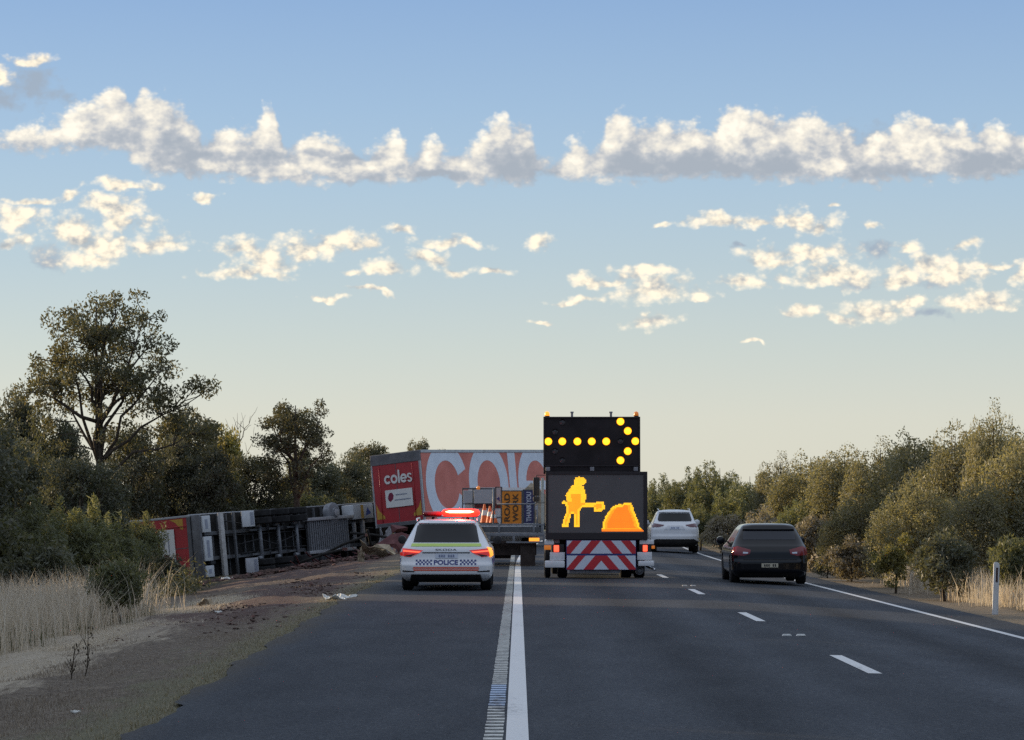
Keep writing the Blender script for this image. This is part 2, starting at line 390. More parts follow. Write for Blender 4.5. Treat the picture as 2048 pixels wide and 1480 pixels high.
def ground_material():
    m = bpy.data.materials.new('verge_soil_and_straw'); m.use_nodes = True
    g = G(m.node_tree); b = m.node_tree.nodes['Principled BSDF']
    p = g.new('ShaderNodeTexCoord').outputs['Object']; x, y, z = g.sep(p)
    fine = g.m('ADD', g.m('MULTIPLY', g.noise(p, 9.0, 7, 0.7), 0.5), g.m('MULTIPLY', g.noise(p, 34.0, 4, 0.75), 0.5)); mid = g.noise(p, 0.9, 4, 0.6); st = g.noise(g.v('MULTIPLY', p, (2.2, 0.45, 1)), 1.4, 5, 0.65)
    mown = g.ramp(fine, [(0.32, (0.052, 0.041, 0.031)), (0.5, (0.138, 0.112, 0.086)), (0.66, (0.29, 0.245, 0.19))])
    straw = g.ramp(fine, [(0.25, (0.20, 0.168, 0.125)), (0.5, (0.40, 0.345, 0.262)), (0.72, (0.58, 0.51, 0.40))])
    soil = g.ramp(fine, [(0.25, (0.040, 0.026, 0.024)), (0.52, (0.090, 0.058, 0.052)), (0.75, (0.17, 0.115, 0.10))])
    bush = g.ramp(fine, [(0.3, (0.022, 0.024, 0.012)), (0.7, (0.085, 0.078, 0.040))])
    sand = g.ramp(fine, [(0.25, (0.10, 0.078, 0.055)), (0.7, (0.27, 0.22, 0.16))])
    yellow = g.ramp(fine, [(0.25, (0.075, 0.070, 0.044)), (0.7, (0.20, 0.185, 0.12))])
    wob = g.m('MULTIPLY', g.m('SUBTRACT', st, 0.5), 2.6)
    xw = g.m('ADD', x, wob)
    # left verge: yellowish lip, mown grass, a band of cut straw, then scrub floor
    c = g.mix(g.smooth(xw, -3.9, -3.1), mown, yellow)
    band = g.m('MULTIPLY', g.smooth(xw, -8.4, -7.2), g.smooth(xw, -4.7, -5.4))
    band = g.m('MULTIPLY', band, g.smooth(y, 62, 48))
    c = g.mix(g.m('MULTIPLY', band, 0.92), c, straw)
    # ground torn up and smeared where the trailers slid
    sx = g.m('ADD', x, g.m('MULTIPLY', wob, 0.9))
    slid = g.m('MULTIPLY', g.smooth(sx, -7.2, -5.8), g.smooth(sx, -3.5, -4.3))
    slid = g.m('MULTIPLY', slid, g.m('MULTIPLY', g.smooth(y, 34, 46), g.smooth(y, 76, 64)))
    far = g.m('MULTIPLY', g.smooth(y, 62, 78), g.smooth(g.m('ADD', x, g.m('MULTIPLY', wob, 0.35)), -4.3, -5.2))
    c = g.mix(g.m('MULTIPLY', g.m('MAXIMUM', slid, far), g.smooth(mid, 0.25, 0.55, 0.45, 0.95)), c, soil)
    c = g.mix(g.smooth(x, -8.2, -10.5), c, bush)
    # right side: bare sandy strip beside the seal, leaf litter beyond
    c = g.mix(g.smooth(g.m('ADD', x, g.m('MULTIPLY', wob, 0.25)), 7.7, 8.1), c, sand)
    c = g.mix(g.smooth(g.m('ADD', x, g.m('MULTIPLY', wob, 0.3)), 9.0, 10.2), c, bush)
    g.put(b.inputs['Base Color'], c); b.inputs['Roughness'].default_value = 0.95; b.inputs['Specular IOR Level'].default_value = 0.15
    bn = g.new('ShaderNodeBump'); bn.inputs['Strength'].default_value = 0.9; bn.inputs['Distance'].default_value = 0.06
    g.put(bn.inputs['Height'], g.m('ADD', fine, mid)); g.put(b.inputs['Normal'], bn.outputs[0])
    return m

GX = [-1500, -400, -200, -100, -60, -40, -30, -22, -16] + [-12.5 + 0.25 * i for i in range(38)] + [-2.9, -2.6, 0, 3.5, 7, 8.1] + [8.1 + 0.3 * i for i in range(1, 15)] + [14, 16, 20, 30, 60, 120, 400, 1500]
GY = [-60, -20, 0] + [6 + 0.6 * i for i in range(120)] + [78 + 1.5 * i for i in range(40)] + [140, 150, 165, 180, 200, 230, 260, 300, 400, 600, 1000, 3000]
gr_ = np.random.RandomState(3)
def gz(X, Y):
    x = X - bend(Y); z = ground_z(X, Y)
    if x < -3.3 or x > 8.3:
        k = min(1.0, (-3.3 - x) * 0.8 if x < 0 else (x - 8.3) * 0.8)
        z += k * (0.05 * math.sin(X * 1.9 + Y * 0.7) * math.sin(Y * 0.31 - X) + gr_.uniform(-0.035, 0.045))
    return z
ground = sheet('ground', lambda Y: [x + bend(Y) for x in GX], GY, gz, ground_material())
tag(ground, kind='structure')

def asphalt_material():
    m = bpy.data.materials.new('worn_asphalt'); m.use_nodes = True
    g = G(m.node_tree); b = m.node_tree.nodes['Principled BSDF']
    p = g.new('ShaderNodeTexCoord').outputs['Object']; x, y, z = g.sep(p)
    grain = g.m('ADD', g.m('MULTIPLY', g.noise(p, 60, 2, 0.7), 0.55), g.m('MULTIPLY', g.noise(p, 17, 3, 0.75), 0.45)); mott = g.noise(g.v('MULTIPLY', p, (1, 0.25, 1)), 1.6, 5, 0.65); big = g.noise(g.v('MULTIPLY', p, (1, 0.12, 1)), 0.5, 3, 0.5)
    base = g.ramp(grain, [(0.28, (0.015, 0.0178, 0.0215)), (0.5, (0.0445, 0.0500, 0.0595)), (0.75, (0.118, 0.126, 0.140))])
    base = g.mix(1.0, base, g.ramp(mott, [(0.3, (0.90, 0.90, 0.90)), (0.7, (1.09, 1.085, 1.07))]), 'MULTIPLY')
    # polished, slightly paler wheel paths and darker drip line in each lane
    def lane(c0):
        d = g.m('ABSOLUTE', g.m('SUBTRACT', x, c0)); w = g.m('ABSOLUTE', g.m('SUBTRACT', d, 0.85))
        return g.m('SUBTRACT', g.m('MULTIPLY', g.smooth(w, 0.5, 0.0), 0.22), g.m('MULTIPLY', g.smooth(d, 0.45, 0.0), 0.20))
    tr = g.m('ADD', g.m('ADD', lane(1.8), lane(5.25)), g.m('MULTIPLY', g.m('SUBTRACT', big, 0.5), 0.5))
    s = g.v('SCALE', base); g.put(s.node.inputs['Scale'], g.m('ADD', 1.0, tr))
    # dust along the left edge of the shoulder
    dust = g.m('MULTIPLY', g.smooth(g.m('ADD', x, g.m('MULTIPLY', g.m('SUBTRACT', mott, 0.5), 0.9)), -2.5, -3.1), 0.35)
    g.put(b.inputs['Base Color'], g.mix(dust, s, (0.12, 0.10, 0.07)))
    g.put(b.inputs['Roughness'], g.smooth(mott, 0.3, 0.7, 0.95, 0.85)); b.inputs['Specular IOR Level'].default_value = 0.08
    bn = g.new('ShaderNodeBump'); bn.inputs['Strength'].default_value = 0.5; bn.inputs['Distance'].default_value = 0.012
    g.put(bn.inputs['Height'], grain); g.put(b.inputs['Normal'], bn.outputs[0])
    return m
RY = [-40, -10, 0] + [5 + 0.35 * i for i in range(220)] + [83 + 2 * i for i in range(60)] + [210, 240, 270, 300, 400, 600, 900]
re_ = np.random.RandomState(5)
def road_xs(Y):
    l = edge_left(Y) + (re_.uniform(-0.05, 0.05) if Y < 90 else 0) + 0.06 * math.sin(Y * 1.3)
    return [l, l + 0.12] + [q + bend(Y) for q in (-1.5, 0, 1.2, 2.4, 3.5, 4.7, 5.9, 7.0)] + [8.0 + bend(Y) + (re_.uniform(-0.04, 0.04) if Y < 90 else 0)]
road = sheet('road', road_xs, RY, lambda X, Y: road_z(X - bend(Y)) - (0.02 if X - bend(Y) < -2.95 + 0.0 and X <= edge_left(Y) + 0.07 else 0.0), asphalt_material())
tag(road, kind='structure')

def paint_material(name, col, wear):
    m = bpy.data.materials.new(name); m.use_nodes = True
    g = G(m.node_tree); b = m.node_tree.nodes['Principled BSDF']
    p = g.new('ShaderNodeTexCoord').outputs['Object']
    n = g.noise(p, 14, 6, 0.7); k = g.noise(g.v('MULTIPLY', p, (1, 0.2, 1)), 2.0, 3, 0.5)
    f = g.smooth(g.m('ADD', n, g.m('MULTIPLY', g.m('SUBTRACT', k, 0.5), 0.6)), wear - 0.16, wear + 0.10)
    g.put(b.inputs['Base Color'], g.mix(f, (0.12, 0.12, 0.125), col)); b.inputs['Roughness'].default_value = 0.6
    return m
M_LINE = paint_material('road_paint', (0.56, 0.56, 0.55), 0.34)
M_BAR = paint_material('thermoplastic_bars', (0.46, 0.46, 0.42), 0.42)

def strip(name, x0, x1, y0, y1, m, step=1.0, dz=0.004):
    n = max(1, int((y1 - y0) / step)); ys = [y0 + (y1 - y0) * i / n for i in range(n + 1)]
    return sheet(name, lambda Y: [x0 + bend(Y), x1 + bend(Y)], ys, lambda X, Y: road_z(X - bend(Y)) + dz, m)
tag(strip('edge_marking', -0.085, 0.075, 4, 210, M_LINE), kind='structure')
tag(strip('edge_marking', 6.93, 7.07, 4, 260, M_LINE), kind='structure')
# lane dashes, each 3 m with 9 m gaps
for k in range(-1, 16):
    y0 = 25.6 + 12.0 * k
    tag(strip('lane_marking', 3.43, 3.57, y0, y0 + 3.2, M_LINE, 0.8), kind='structure')
# raised bars of the rumble strip just outside the left edge line
mb = MB(); y = 15.0
M_BLUE = paint_material('blue_tinted_bars', (0.33, 0.42, 0.56), 0.40)  # a blue colour fringe painted onto some bars of one stretch
while y < 95:
    blue = 20.6 < y < 23.9 and RNG.random() < (0.95 if y > 21.9 else 0.6)
    a = RNG.uniform(-0.004, 0.004); mb.slot(1 if blue else 0)
    mb.box(-0.240 + a, -0.105 + a, y, y + 0.135, 0.001, 0.009)
    y += 0.29
rs = mb.build('rumble_strip_marking', [M_BAR, M_BLUE]); tag(rs, kind='structure')
# raised reflective markers between the dashes
M_RPM = mat('marker_shell', (0.62, 0.62, 0.58), 0.4); M_RPML = mat('marker_lens', (0.75, 0.75, 0.72), 0.15)
first = None; names = ['first', 'second']
for i, (px, py) in enumerate([(1588, 1270), (1378, 1171)]):
    h = 1.6; Y = 5200 * h / (py - 1020); X = 3.5
    for _ in range(3): X = at(px, py, Y).x
    t = thing('pavement_marker', ['pair of small white raised markers on the lane line near the nearest dashes',
              'small white raised marker on the lane line, between dashes behind the dark hatchback'][i], 'road marker', (X, Y, road_z(X)), group='raised markers on the lane line')
    if first is None:
        for s_ in (-0.09, 0.09):
            b_ = MB(); b_.prism([(s_ - 0.06, 0), (s_ + 0.06, 0), (s_ + 0.045, 0.02), (s_ - 0.045, 0.02)], -0.05, 0.05); b_.build('marker_body', M_RPM, t)
            b_ = MB(); b_.face([(s_ - 0.04, -0.053, 0.004), (s_ + 0.04, -0.053, 0.004), (s_ + 0.035, -0.052, 0.017), (s_ - 0.035, -0.052, 0.017)]); b_.build('marker_lens', M_RPML, t)
        first = t
    else:
        for ch in list(first.children)[:2]:
            c = ch.copy(); COL.objects.link(c); c.parent = t

# ================================================================== plants
def leaf_material(name, dark, light, warm, trans=0.35, through=(1.25, 1.15, 0.6)):
    m = bpy.data.materials.new(name); m.use_nodes = True
    nt = m.node_tree; nt.nodes.clear(); g = G(nt)
    geo = g.new('ShaderNodeNewGeometry'); oi = g.new('ShaderNodeObjectInfo')
    p = g.new('ShaderNodeTexCoord').outputs['Object']
    n = g.noise(p, 1.3, 2, 0.5)
    f = g.m('ADD', g.m('MULTIPLY', geo.outputs['Random Per Island'], 0.6), g.m('MULTIPLY', n, 0.5))
    c = g.ramp(f, [(0.15, dark), (0.55, light), (0.95, warm)])
    k = g.m('ADD', 0.82, g.m('MULTIPLY', oi.outputs['Random'], 0.36))
    cv = g.v('SCALE', c); g.put(cv.node.inputs['Scale'], k)
    d = g.new('ShaderNodeBsdfDiffuse'); g.put(d.inputs[0], cv)
    t = g.new('ShaderNodeBsdfTranslucent'); g.put(t.inputs[0], g.mix(1.0, cv, through, 'MULTIPLY'))
    s = g.new('ShaderNodeBsdfGlossy'); s.inputs['Roughness'].default_value = 0.5; s.inputs[0].default_value = (0.8, 0.8, 0.8, 1)
    a = g.new('ShaderNodeMixShader'); a.inputs[0].default_value = trans; nt.links.new(d.outputs[0], a.inputs[1]); nt.links.new(t.outputs[0], a.inputs[2])
    b = g.new('ShaderNodeMixShader'); b.inputs[0].default_value = 0.035; nt.links.new(a.outputs[0], b.inputs[1]); nt.links.new(s.outputs[0], b.inputs[2])
    nt.links.new(b.outputs[0], g.new('ShaderNodeOutputMaterial').inputs[0])
    return m

M_BARK = mat('grey_brown_bark', (0.085, 0.068, 0.052), 0.9, spec=0.1, dirt=0.5, dscale=9, bump=0.6, bscale=14)
M_DEAD = mat('bleached_dead_wood', (0.22, 0.20, 0.17), 0.9, spec=0.1, dirt=0.4, dscale=9)
M_GUM = leaf_material('gum_leaves', (0.060, 0.064, 0.038), (0.108, 0.108, 0.064), (0.175, 0.150, 0.085), 0.42)
M_SCRUB = leaf_material('dark_scrub_leaves', (0.060, 0.068, 0.048), (0.100, 0.108, 0.075), (0.150, 0.145, 0.092), 0.36)
M_FERNY = leaf_material('feathery_wattle_leaves', (0.088, 0.100, 0.056), (0.148, 0.162, 0.092), (0.21, 0.21, 0.115), 0.45)
M_OLIVE = leaf_material('olive_wattle_leaves', (0.115, 0.116, 0.072), (0.215, 0.206, 0.128), (0.305, 0.275, 0.168), 0.45)
M_DRY = leaf_material('dry_brownish_leaves', (0.13, 0.115, 0.09), (0.22, 0.192, 0.148), (0.31, 0.27, 0.205), 0.36)
M_GOLD = leaf_material('yellow_green_leaves', (0.105, 0.105, 0.035), (0.19, 0.18, 0.066), (0.28, 0.245, 0.10), 0.48)

def quads(name, P, A, B, m):
    "one four-cornered leaf per row: centre P, half length A, half width B"
    n = len(P); V = np.empty((n, 4, 3), np.float32)
    V[:, 0] = P - A; V[:, 1] = P + B - A * 0.1; V[:, 2] = P + A; V[:, 3] = P - B - A * 0.1
    me = bpy.data.meshes.new(name); me.vertices.add(4 * n); me.vertices.foreach_set('co', V.ravel())
    me.loops.add(4 * n); me.loops.foreach_set('vertex_index', np.arange(4 * n, dtype=np.int32))
    me.polygons.add(n); me.polygons.foreach_set('loop_start', np.arange(0, 4 * n, 4, dtype=np.int32))
    try: me.polygons.foreach_set('loop_total', np.full(n, 4, np.int32))
    except Exception: pass
    me.materials.append(m); me.update(calc_edges=True); return me

def unit(rs, n):
    v = rs.normal(size=(n, 3)); return v / np.linalg.norm(v, axis=1, keepdims=True)

def leaves(rs, clumps, per, size, shell=0.5, droop=0.0, aspect=0.42, upright=0.0):
    "clumps: rows of (x, y, z, rx, ry, rz)"
    C = np.asarray(clumps, float); k = len(C)
    w = C[:, 3] * C[:, 4] + C[:, 3] * C[:, 5]; cnt = rs.multinomial(per * k, w / w.sum())
    idx = np.repeat(np.arange(k), cnt); n = len(idx)
    d = unit(rs, n); r = (shell + (1 - shell) * rs.uniform(size=n)) ** 0.7 * (0.80 + 0.35 * rs.uniform(size=n))
    P = C[idx, :3] + d * C[idx, 3:] * r[:, None]
    a = unit(rs, n); a[:, 2] -= droop; a += upright * d * np.array([0.6, 0.6, 1.0]); a[:, 2] += upright * 0.5
    a /= np.linalg.norm(a, axis=1, keepdims=True)
    b = np.cross(a, unit(rs, n)); b /= np.linalg.norm(b, axis=1, keepdims=True) + 1e-9
    s = size * (0.6 + 0.8 * rs.uniform(size=n))
    return P, a * (s / 2)[:, None], b * (s * aspect / 2)[:, None]

def branch_to(mb, start, end, r0, r1, rs, n=5, wob=0.06, sag=0.0):
    a, b = Vector(start), Vector(end); L = (b - a).length; pts = []
    for i in range(n):
        t = i / (n - 1); q = a.lerp(b, t)
        if 0 < i < n - 1: q += Vector(rs.uniform(-1, 1, 3)) * wob * L
        q.z += sag * L * math.sin(math.pi * t)
        pts.append(q)
    mb.tube(pts, [r0 + (r1 - r0) * i / (n - 1) for i in range(n)], 6)
    return pts

def plant_tree(name, rs, H, clumps, per, leaf, size, limbs=7, r0=0.16, fork=0.35, trunk_x=(0, 0), shell=0.3, bark=None, droop=0.3, aspect=0.42, low=0.2):
    "thing > trunk (with its limbs), crown. The limbs reach into the clumps."
    root = thing(name, None, None, (0, 0, 0)); mb = MB()
    C = np.asarray(clumps, float); top = C[:, 2].max()
    spine = [(0, 0, -0.15), (rs.uniform(-.1, .1), rs.uniform(-.1, .1), H * low), (trunk_x[0] * .5 + rs.uniform(-.1, .1), rs.uniform(-.1, .1), H * fork), (trunk_x[0], trunk_x[1], H * (fork + 1) / 2 * 0.92), (trunk_x[0] * 1.2, trunk_x[1], H * 0.9)]
    mb.tube(spine, [r0 * 1.15, r0, r0 * .8, r0 * .42, r0 * .12], 8)
    order = rs.permutation(len(C)); mains = []
    sp = [Vector(q) for q in spine]
    for i in order[:limbs]:
        e = Vector(C[i, :3]); t = rs.uniform(0.05, 0.75); q = sp[2].lerp(sp[3], t) if t > 0.3 else sp[1].lerp(sp[2], 0.6 + t)
        if q.z > e.z - 0.1: q = sp[1].lerp(sp[2], min(1, max(0.2, (e.z * 0.7 - sp[1].z) / max(0.1, sp[2].z - sp[1].z))))
        mains.append(branch_to(mb, q, e, r0 * .45, r0 * .10, rs, 6, 0.05, 0.06))
    for i in order[limbs:]:
        e = Vector(C[i, :3]); best = min((p for b in mains for p in b[1:]), key=lambda p: (p - e).length + max(0, p.z - e.z) * 1.5)
        if (best - e).length > 0.15: branch_to(mb, best, e, r0 * .15, r0 * .05, rs, 4, 0.07)
    mb.build('trunk', bark or M_BARK, root, smooth=True, fix=False)
    P, A, B = leaves(rs, clumps, per, size, shell, droop, aspect)
    link('crown', quads('crown', P, A, B, leaf), root)
    root['_h'] = float(max(H, top)); return root

def dome(rs, n, rx, ry, z0, z1, cr, flat=1.0, inner=0.35, jitter=0.25):
    "clump centres over a dome-shaped crown"
    out = []
    for i in range(n):
        d = rs.normal(size=3); d /= np.linalg.norm(d); d[2] = abs(d[2]) if rs.uniform() < 0.72 else d[2]
        k = rs.uniform(inner, 1.0) ** 0.5 * rs.uniform(1 - jitter, 1.0)
        zc = z0 + (z1 - z0) * 0.38; rz = (z1 - zc) if d[2] > 0 else (zc - z0)
        c = cr * rs.uniform(0.65, 1.25)
        out.append((d[0] * rx * k, d[1] * ry * k, zc + d[2] * rz * k, c, c, c * 0.72 * flat))
    return out

PROTO = {}
def proto(key, o): PROTO[key] = o; o['_used'] = 0
rs = np.random.RandomState(11)

# the tall open-crowned gum (built once, at its own size)
cl = dome(rs, 150, 2.65, 2.4, 3.2, 9.15, 0.40, inner=0.2)
cl += [(2.1 + 0.20 * i, rs.uniform(-.4, .4), 5.0 + 0.12 * i + rs.uniform(-.25, .35), .36, .36, .28) for i in range(8)]
cl += [(rs.uniform(1.6, 3.6), rs.uniform(-.6, .6), rs.uniform(3.9, 4.9), .40, .40, .32) for i in range(12)]
proto('gum_big', plant_tree('gum_tree', rs, 9.2, cl, 125, M_GUM, 0.118, limbs=16, r0=0.145, fork=0.42, trunk_x=(-0.15, 0)))
cl = dome(rs, 70, 2.0, 1.8, 2.6, 6.9, 0.44, inner=0.2)
proto('gum_mid', plant_tree('gum_tree', rs, 7.0, cl, 170, M_GUM, 0.12, limbs=10, r0=0.15, fork=0.42))
cl = dome(rs, 46, 1.3, 1.2, 2.2, 5.0, 0.40, inner=0.2)
proto('gum_small', plant_tree('gum_tree', rs, 5.0, cl, 170, M_GUM, 0.12, limbs=8, r0=0.10, fork=0.45))
for v in range(3):
    cl = dome(rs, 80, 1.9, 1.7, 0.15, 4.6 + 0.2 * v, 0.52, inner=0.3)
    proto('scrub%d' % v, plant_tree('scrub_tree', rs, 4.6 + 0.2 * v, cl, 290, M_SCRUB, 0.115, limbs=8, r0=0.10, fork=0.25, shell=0.4, low=0.1))
for v in range(3):
    cl = []
    for i in range(34):                                  # rounded billows side by side, the higher ones in the middle
        a = rs.uniform(0, 6.28); q = rs.uniform(0, 1) ** 0.5; x, y = 1.75 * q * math.cos(a), 1.5 * q * math.sin(a)
        top = 4.2 * (1 - 0.36 * q * q) * rs.uniform(0.84, 1.03)
        r = rs.uniform(.34, .52); cl.append((x, y, top - r, r, r, r * 1.15)); cl.append((x * 1.05, y * 1.05, top - r * 2.3, r * 1.1, r * 1.1, r * 1.1))
        if rs.uniform() < .5: cl.append((x * 1.1, y * 1.1, top - r * 3.8, r, r, r))
    cl += dome(rs, 30, 1.75, 1.6, 0.0, 2.4, 0.5)
    proto('wattle%d' % v, plant_tree('wattle_tree', rs, 4.3, cl, 250, M_OLIVE, 0.098, limbs=8, r0=0.09, fork=0.3, shell=0.55, droop=-0.1, low=0.1))
for v in range(2):
    cl = dome(rs, 60, 1.7, 1.5, 0.1, 3.2, 0.42, inner=0.3, jitter=0.4)
    for i in range(26):
        a = rs.uniform(0, 6.28); q = rs.uniform(0, 1) ** 0.5; x, y = 1.6 * q * math.cos(a), 1.4 * q * math.sin(a); t = 3.4 * (1 - 0.3 * q * q) * rs.uniform(.85, 1.12)
        cl += [(x, y, t - 0.28, .17, .17, .34), (x, y, t - .75, .26, .26, .38)]
    r_ = plant_tree('feathery_shrub', rs, 3.7, cl, 150, M_FERNY, 0.17, limbs=8, r0=0.07, fork=0.25, shell=0.35, droop=-0.5, aspect=0.22, low=0.1)
    proto('ferny%d' % v, r_)
for v in range(2):
    cl = dome(rs, 55, 1.1, 1.0, 0.0, 1.7, 0.30, inner=0.3, jitter=0.4)
    proto('dry%d' % v, plant_tree('dry_shrub', rs, 1.7, cl, 110, M_DRY, 0.12, limbs=8, r0=0.04, fork=0.25, shell=0.3, droop=-0.3, low=0.1))
    cl = dome(rs, 50, 1.0, 0.9, 0.0, 1.6, 0.32, inner=0.3, jitter=0.4)
    proto('low%d' % v, plant_tree('low_shrub', rs, 1.6, cl, 130, M_FERNY if v else M_SCRUB, 0.12, limbs=8, r0=0.04, fork=0.25, shell=0.3, droop=-0.2, aspect=0.3, low=0.1))
cl = dome(rs, 60, 1.4, 1.3, 0.6, 4.4, 0.42, inner=0.3)
proto('gold', plant_tree('yellow_leaved_tree', rs, 4.5, cl, 120, M_GOLD, 0.16, limbs=9, r0=0.10, fork=0.3))
cl = dome(rs, 34, 0.8, 0.8, 0.0, 1.9, 0.26, inner=0.2, jitter=0.4)
proto('goldlow', plant_tree('yellow_leaved_shrub', rs, 1.9, cl, 100, M_GOLD, 0.11, limbs=8, r0=0.04, fork=0.3))
# bare dead branches
dead = thing('dead_tree', None, None, (0, 0, 0)); mb = MB()
tr_ = branch_to(mb, (0, 0, -0.1), (0.15, 0, 5.6), 0.07, 0.012, rs, 8, 0.02)
for i in range(15):
    s_ = tr_[rs.randint(2, 7)]; a = rs.uniform(0, 6.28); L = rs.uniform(0.7, 1.9)
    b_ = branch_to(mb, s_, s_ + Vector((math.cos(a) * L * .6, math.sin(a) * L * .6, L * rs.uniform(.5, 1.0))), 0.020, 0.007, rs, 5, 0.06)
    for j in range(2):
        e = b_[rs.randint(2, 4)]; branch_to(mb, e, e + Vector((rs.uniform(-.5, .5), rs.uniform(-.4, .4), rs.uniform(.2, .7))), 0.014, 0.006, rs, 4, 0.06)
mb.build('trunk', M_DEAD, dead, smooth=True, fix=False); dead['_h'] = 5.6; proto('dead', dead)
HALF = {'gum_big': 3.0, 'gum_mid': 2.25, 'gum_small': 1.55, 'scrub': 2.2, 'wattle': 1.95, 'ferny': 1.9, 'dry': 1.25, 'low': 1.2, 'gold': 1.65, 'goldlow': 0.95, 'dead': 1.0}

def plant(key, px, Y, top_py, w_px, label, cat, group, rz=None, X=None, H=None, Wm=None):
    "put one plant on the ground where the photo shows it; its height and width come from the photo too"
    o = PROTO[key]
    if X is None: X = at(px, 1020, Y).x
    z = ground_z(X, Y)
    if H is None: H = at(px, top_py, Y).z - z
    half = HALF[key.rstrip('0123456789')] if key.rstrip('0123456789') in HALF else HALF[key]
    sx = (Wm or w_px * Y / FPX) / 2 / half; sz = H / o['_h']
    t = o if not o['_used'] else copy_tree(o)
    o['_used'] = 1; t['_used'] = 1
    t.location = (X, Y, z); t.scale = (sx, (sx + sz) / 2, sz); t.rotation_euler = (0, 0, RNG.uniform(0, 6.28) if rz is None else rz)
    return tag(t, label, cat, group)

GL = 'trees and shrubs along the left verge'; GRT = 'trees and shrubs along the right verge'
plant('gum_big', 200, 88, 536, 380, 'tall open-crowned gum tree, the highest tree, with sky showing through its branches', 'tree', GL, rz=0)
plant('gum_mid', 590, 112, 775, 205, 'rounded gum tree rising behind the overturned trailer, right of the bare dead branches', 'tree', GL)
plant('gold', 452, 116, 832, 125, 'yellow-green sunlit tree at the foot of the bare dead branches', 'tree', GL)
plant('dead', 476, 118, 842, 70, 'bare dead tree with leafless pale twigs against the sky', 'dead tree', GL, rz=0.4)
plant('gum_small', 836, 150, 860, 60, 'small lone tree peeping over the top edge of the red-ended trailer', 'tree', GL)
plant('gum_small', 735, 132, 866, 100, 'small gum tree just left of the upright trailer, top level with it', 'tree', GL)
plant('gum_small', 880, 170, 884, 60, 'tiny distant treetop above the white lettering of the upright trailer', 'tree', GL)
plant('scrub0', 15, 94, 752, 200, 'dark tree cut by the left edge of the photo beside the tall gum', 'tree', GL)
plant('scrub1', 118, 92, 792, 170, 'dark scrub tree under the left side of the tall gum crown', 'tree', GL)
plant('scrub2', 262, 108, 826, 170, 'dark scrub tree hiding the trunk foot of the tall gum on its right', 'tree', GL)
plant('gum_small', 375, 114, 790, 120, 'thin-crowned tree under the long right limb of the tall gum', 'tree', GL)
plant('scrub0', 345, 111, 848, 150, 'dense dark scrub tree between the tall gum and the yellow-green tree', 'tree', GL)
plant('scrub1', 50, 82, 872, 240, 'broad dark scrub in front of the leftmost tree', 'shrub', GL)
plant('scrub2', 165, 80, 892, 230, 'broad dark scrub in front of the tall gum trunk', 'shrub', GL)
plant('scrub1', 300, 113, 900, 190, 'broad dark scrub above the red end of the overturned trailer', 'shrub', GL)
plant('scrub0', 410, 110, 868, 160, 'dark scrub tree in front of the yellow-green tree', 'tree', GL)
plant('scrub2', 510, 114, 892, 170, 'dark scrub above the middle of the overturned trailer', 'shrub', GL)
plant('scrub0', 620, 122, 880, 170, 'dark scrub crowding the foot of the rounded gum', 'shrub', GL)
plant('scrub1', 700, 124, 895, 130, 'dark scrub touching the left edge of the upright trailer', 'shrub', GL)
plant('ferny0', 440, 113, 940, 220, 'grey-green feathery shrub behind the axles of the overturned trailer', 'shrub', GL)
plant('ferny1', 590, 118, 945, 200, 'grey-green feathery shrub behind the front half of the overturned trailer', 'shrub', GL)
plant('scrub2', 700, 127, 960, 150, 'low dark scrub in the corner between the two trailers', 'shrub', GL)
plant('ferny0', 30, 68, 985, 260, 'green feathery shrub at the left edge of the photo above the pale grass', 'shrub', GL)
plant('ferny1', 160, 71, 975, 230, 'green feathery shrub behind the pale seeding grass', 'shrub', GL)
plant('ferny0', 205, 80, 1000, 190, 'green feathery shrub leaning over the red end of the overturned trailer', 'shrub', GL)
plant('low0', 90, 58, 1062, 230, 'low dark bush in front of the green feathery shrubs, far left', 'shrub', GL)
plant('low1', 262, 84, 1064, 130, 'low green bush half covering the rear of the overturned trailer', 'shrub', GL)
plant('low0', 330, 82, 1100, 125, 'low dark bush at the bottom corner of the overturned trailer', 'shrub', GL)
plant('ferny1', 276, 94, 1012, 155, 'narrow feathery shrub hiding the left part of the overturned trailer red end', 'shrub', GL)
plant('low1', 238, 46, 1106, 165, 'round green bush standing in the pale seeding grass', 'shrub', GL)
plant('scrub0', 0, 70, 0, 0, 'dark tree beyond the left edge of the photo', 'tree', GL, X=-15.0, H=5.6, Wm=5.2)
OFF = [(-21, 74, 6.4, 6), (-24, 92, 6.6, 6.5), (-22, 104, 6.2, 6), (-16.5, 65, 6.0, 5)]
for Y in (10, 13.2, 16.4, 19.6, 22.6, 25.4, 30.2, 33.4, 36.6, 39.8, 43, 46.2, 48.2, 51.0, 58.9): OFF.append((-12.6 - RNG.uniform(0, .9) - (0.6 if Y > 45 else 0), Y, RNG.uniform(5.6, 6.4), 5.0))
for Y in (14, 18, 22, 26, 29.6, 34.2, 38, 42, 46, 50, 53, 54.6, 63.4, 66.5): OFF.append((-19 - RNG.uniform(0, 1.5), Y, RNG.uniform(6.2, 7.0), 5.6))
for i, (X, Y, H, Wm) in enumerate(OFF):
    plant('scrub%d' % (i % 3), 0, Y, 0, 0, 'dark tree beyond the left edge of the photo', 'tree', GL, X=X, H=H, Wm=Wm)
for i, (X, Y, H, Wm) in enumerate([(-16, 136, 5.0, 5), (-12, 150, 4.6, 5), (-9, 165, 4.4, 5), (-7, 185, 4.4, 5), (-22, 128, 6, 6), (2, 330, 5, 8), (10, 330, 5, 8), (-5, 260, 5, 7)]):
    plant('scrub%d' % (i % 3), 0, Y, 0, 0, 'distant tree hidden behind the crash', 'tree', GL, X=X, H=H, Wm=Wm)

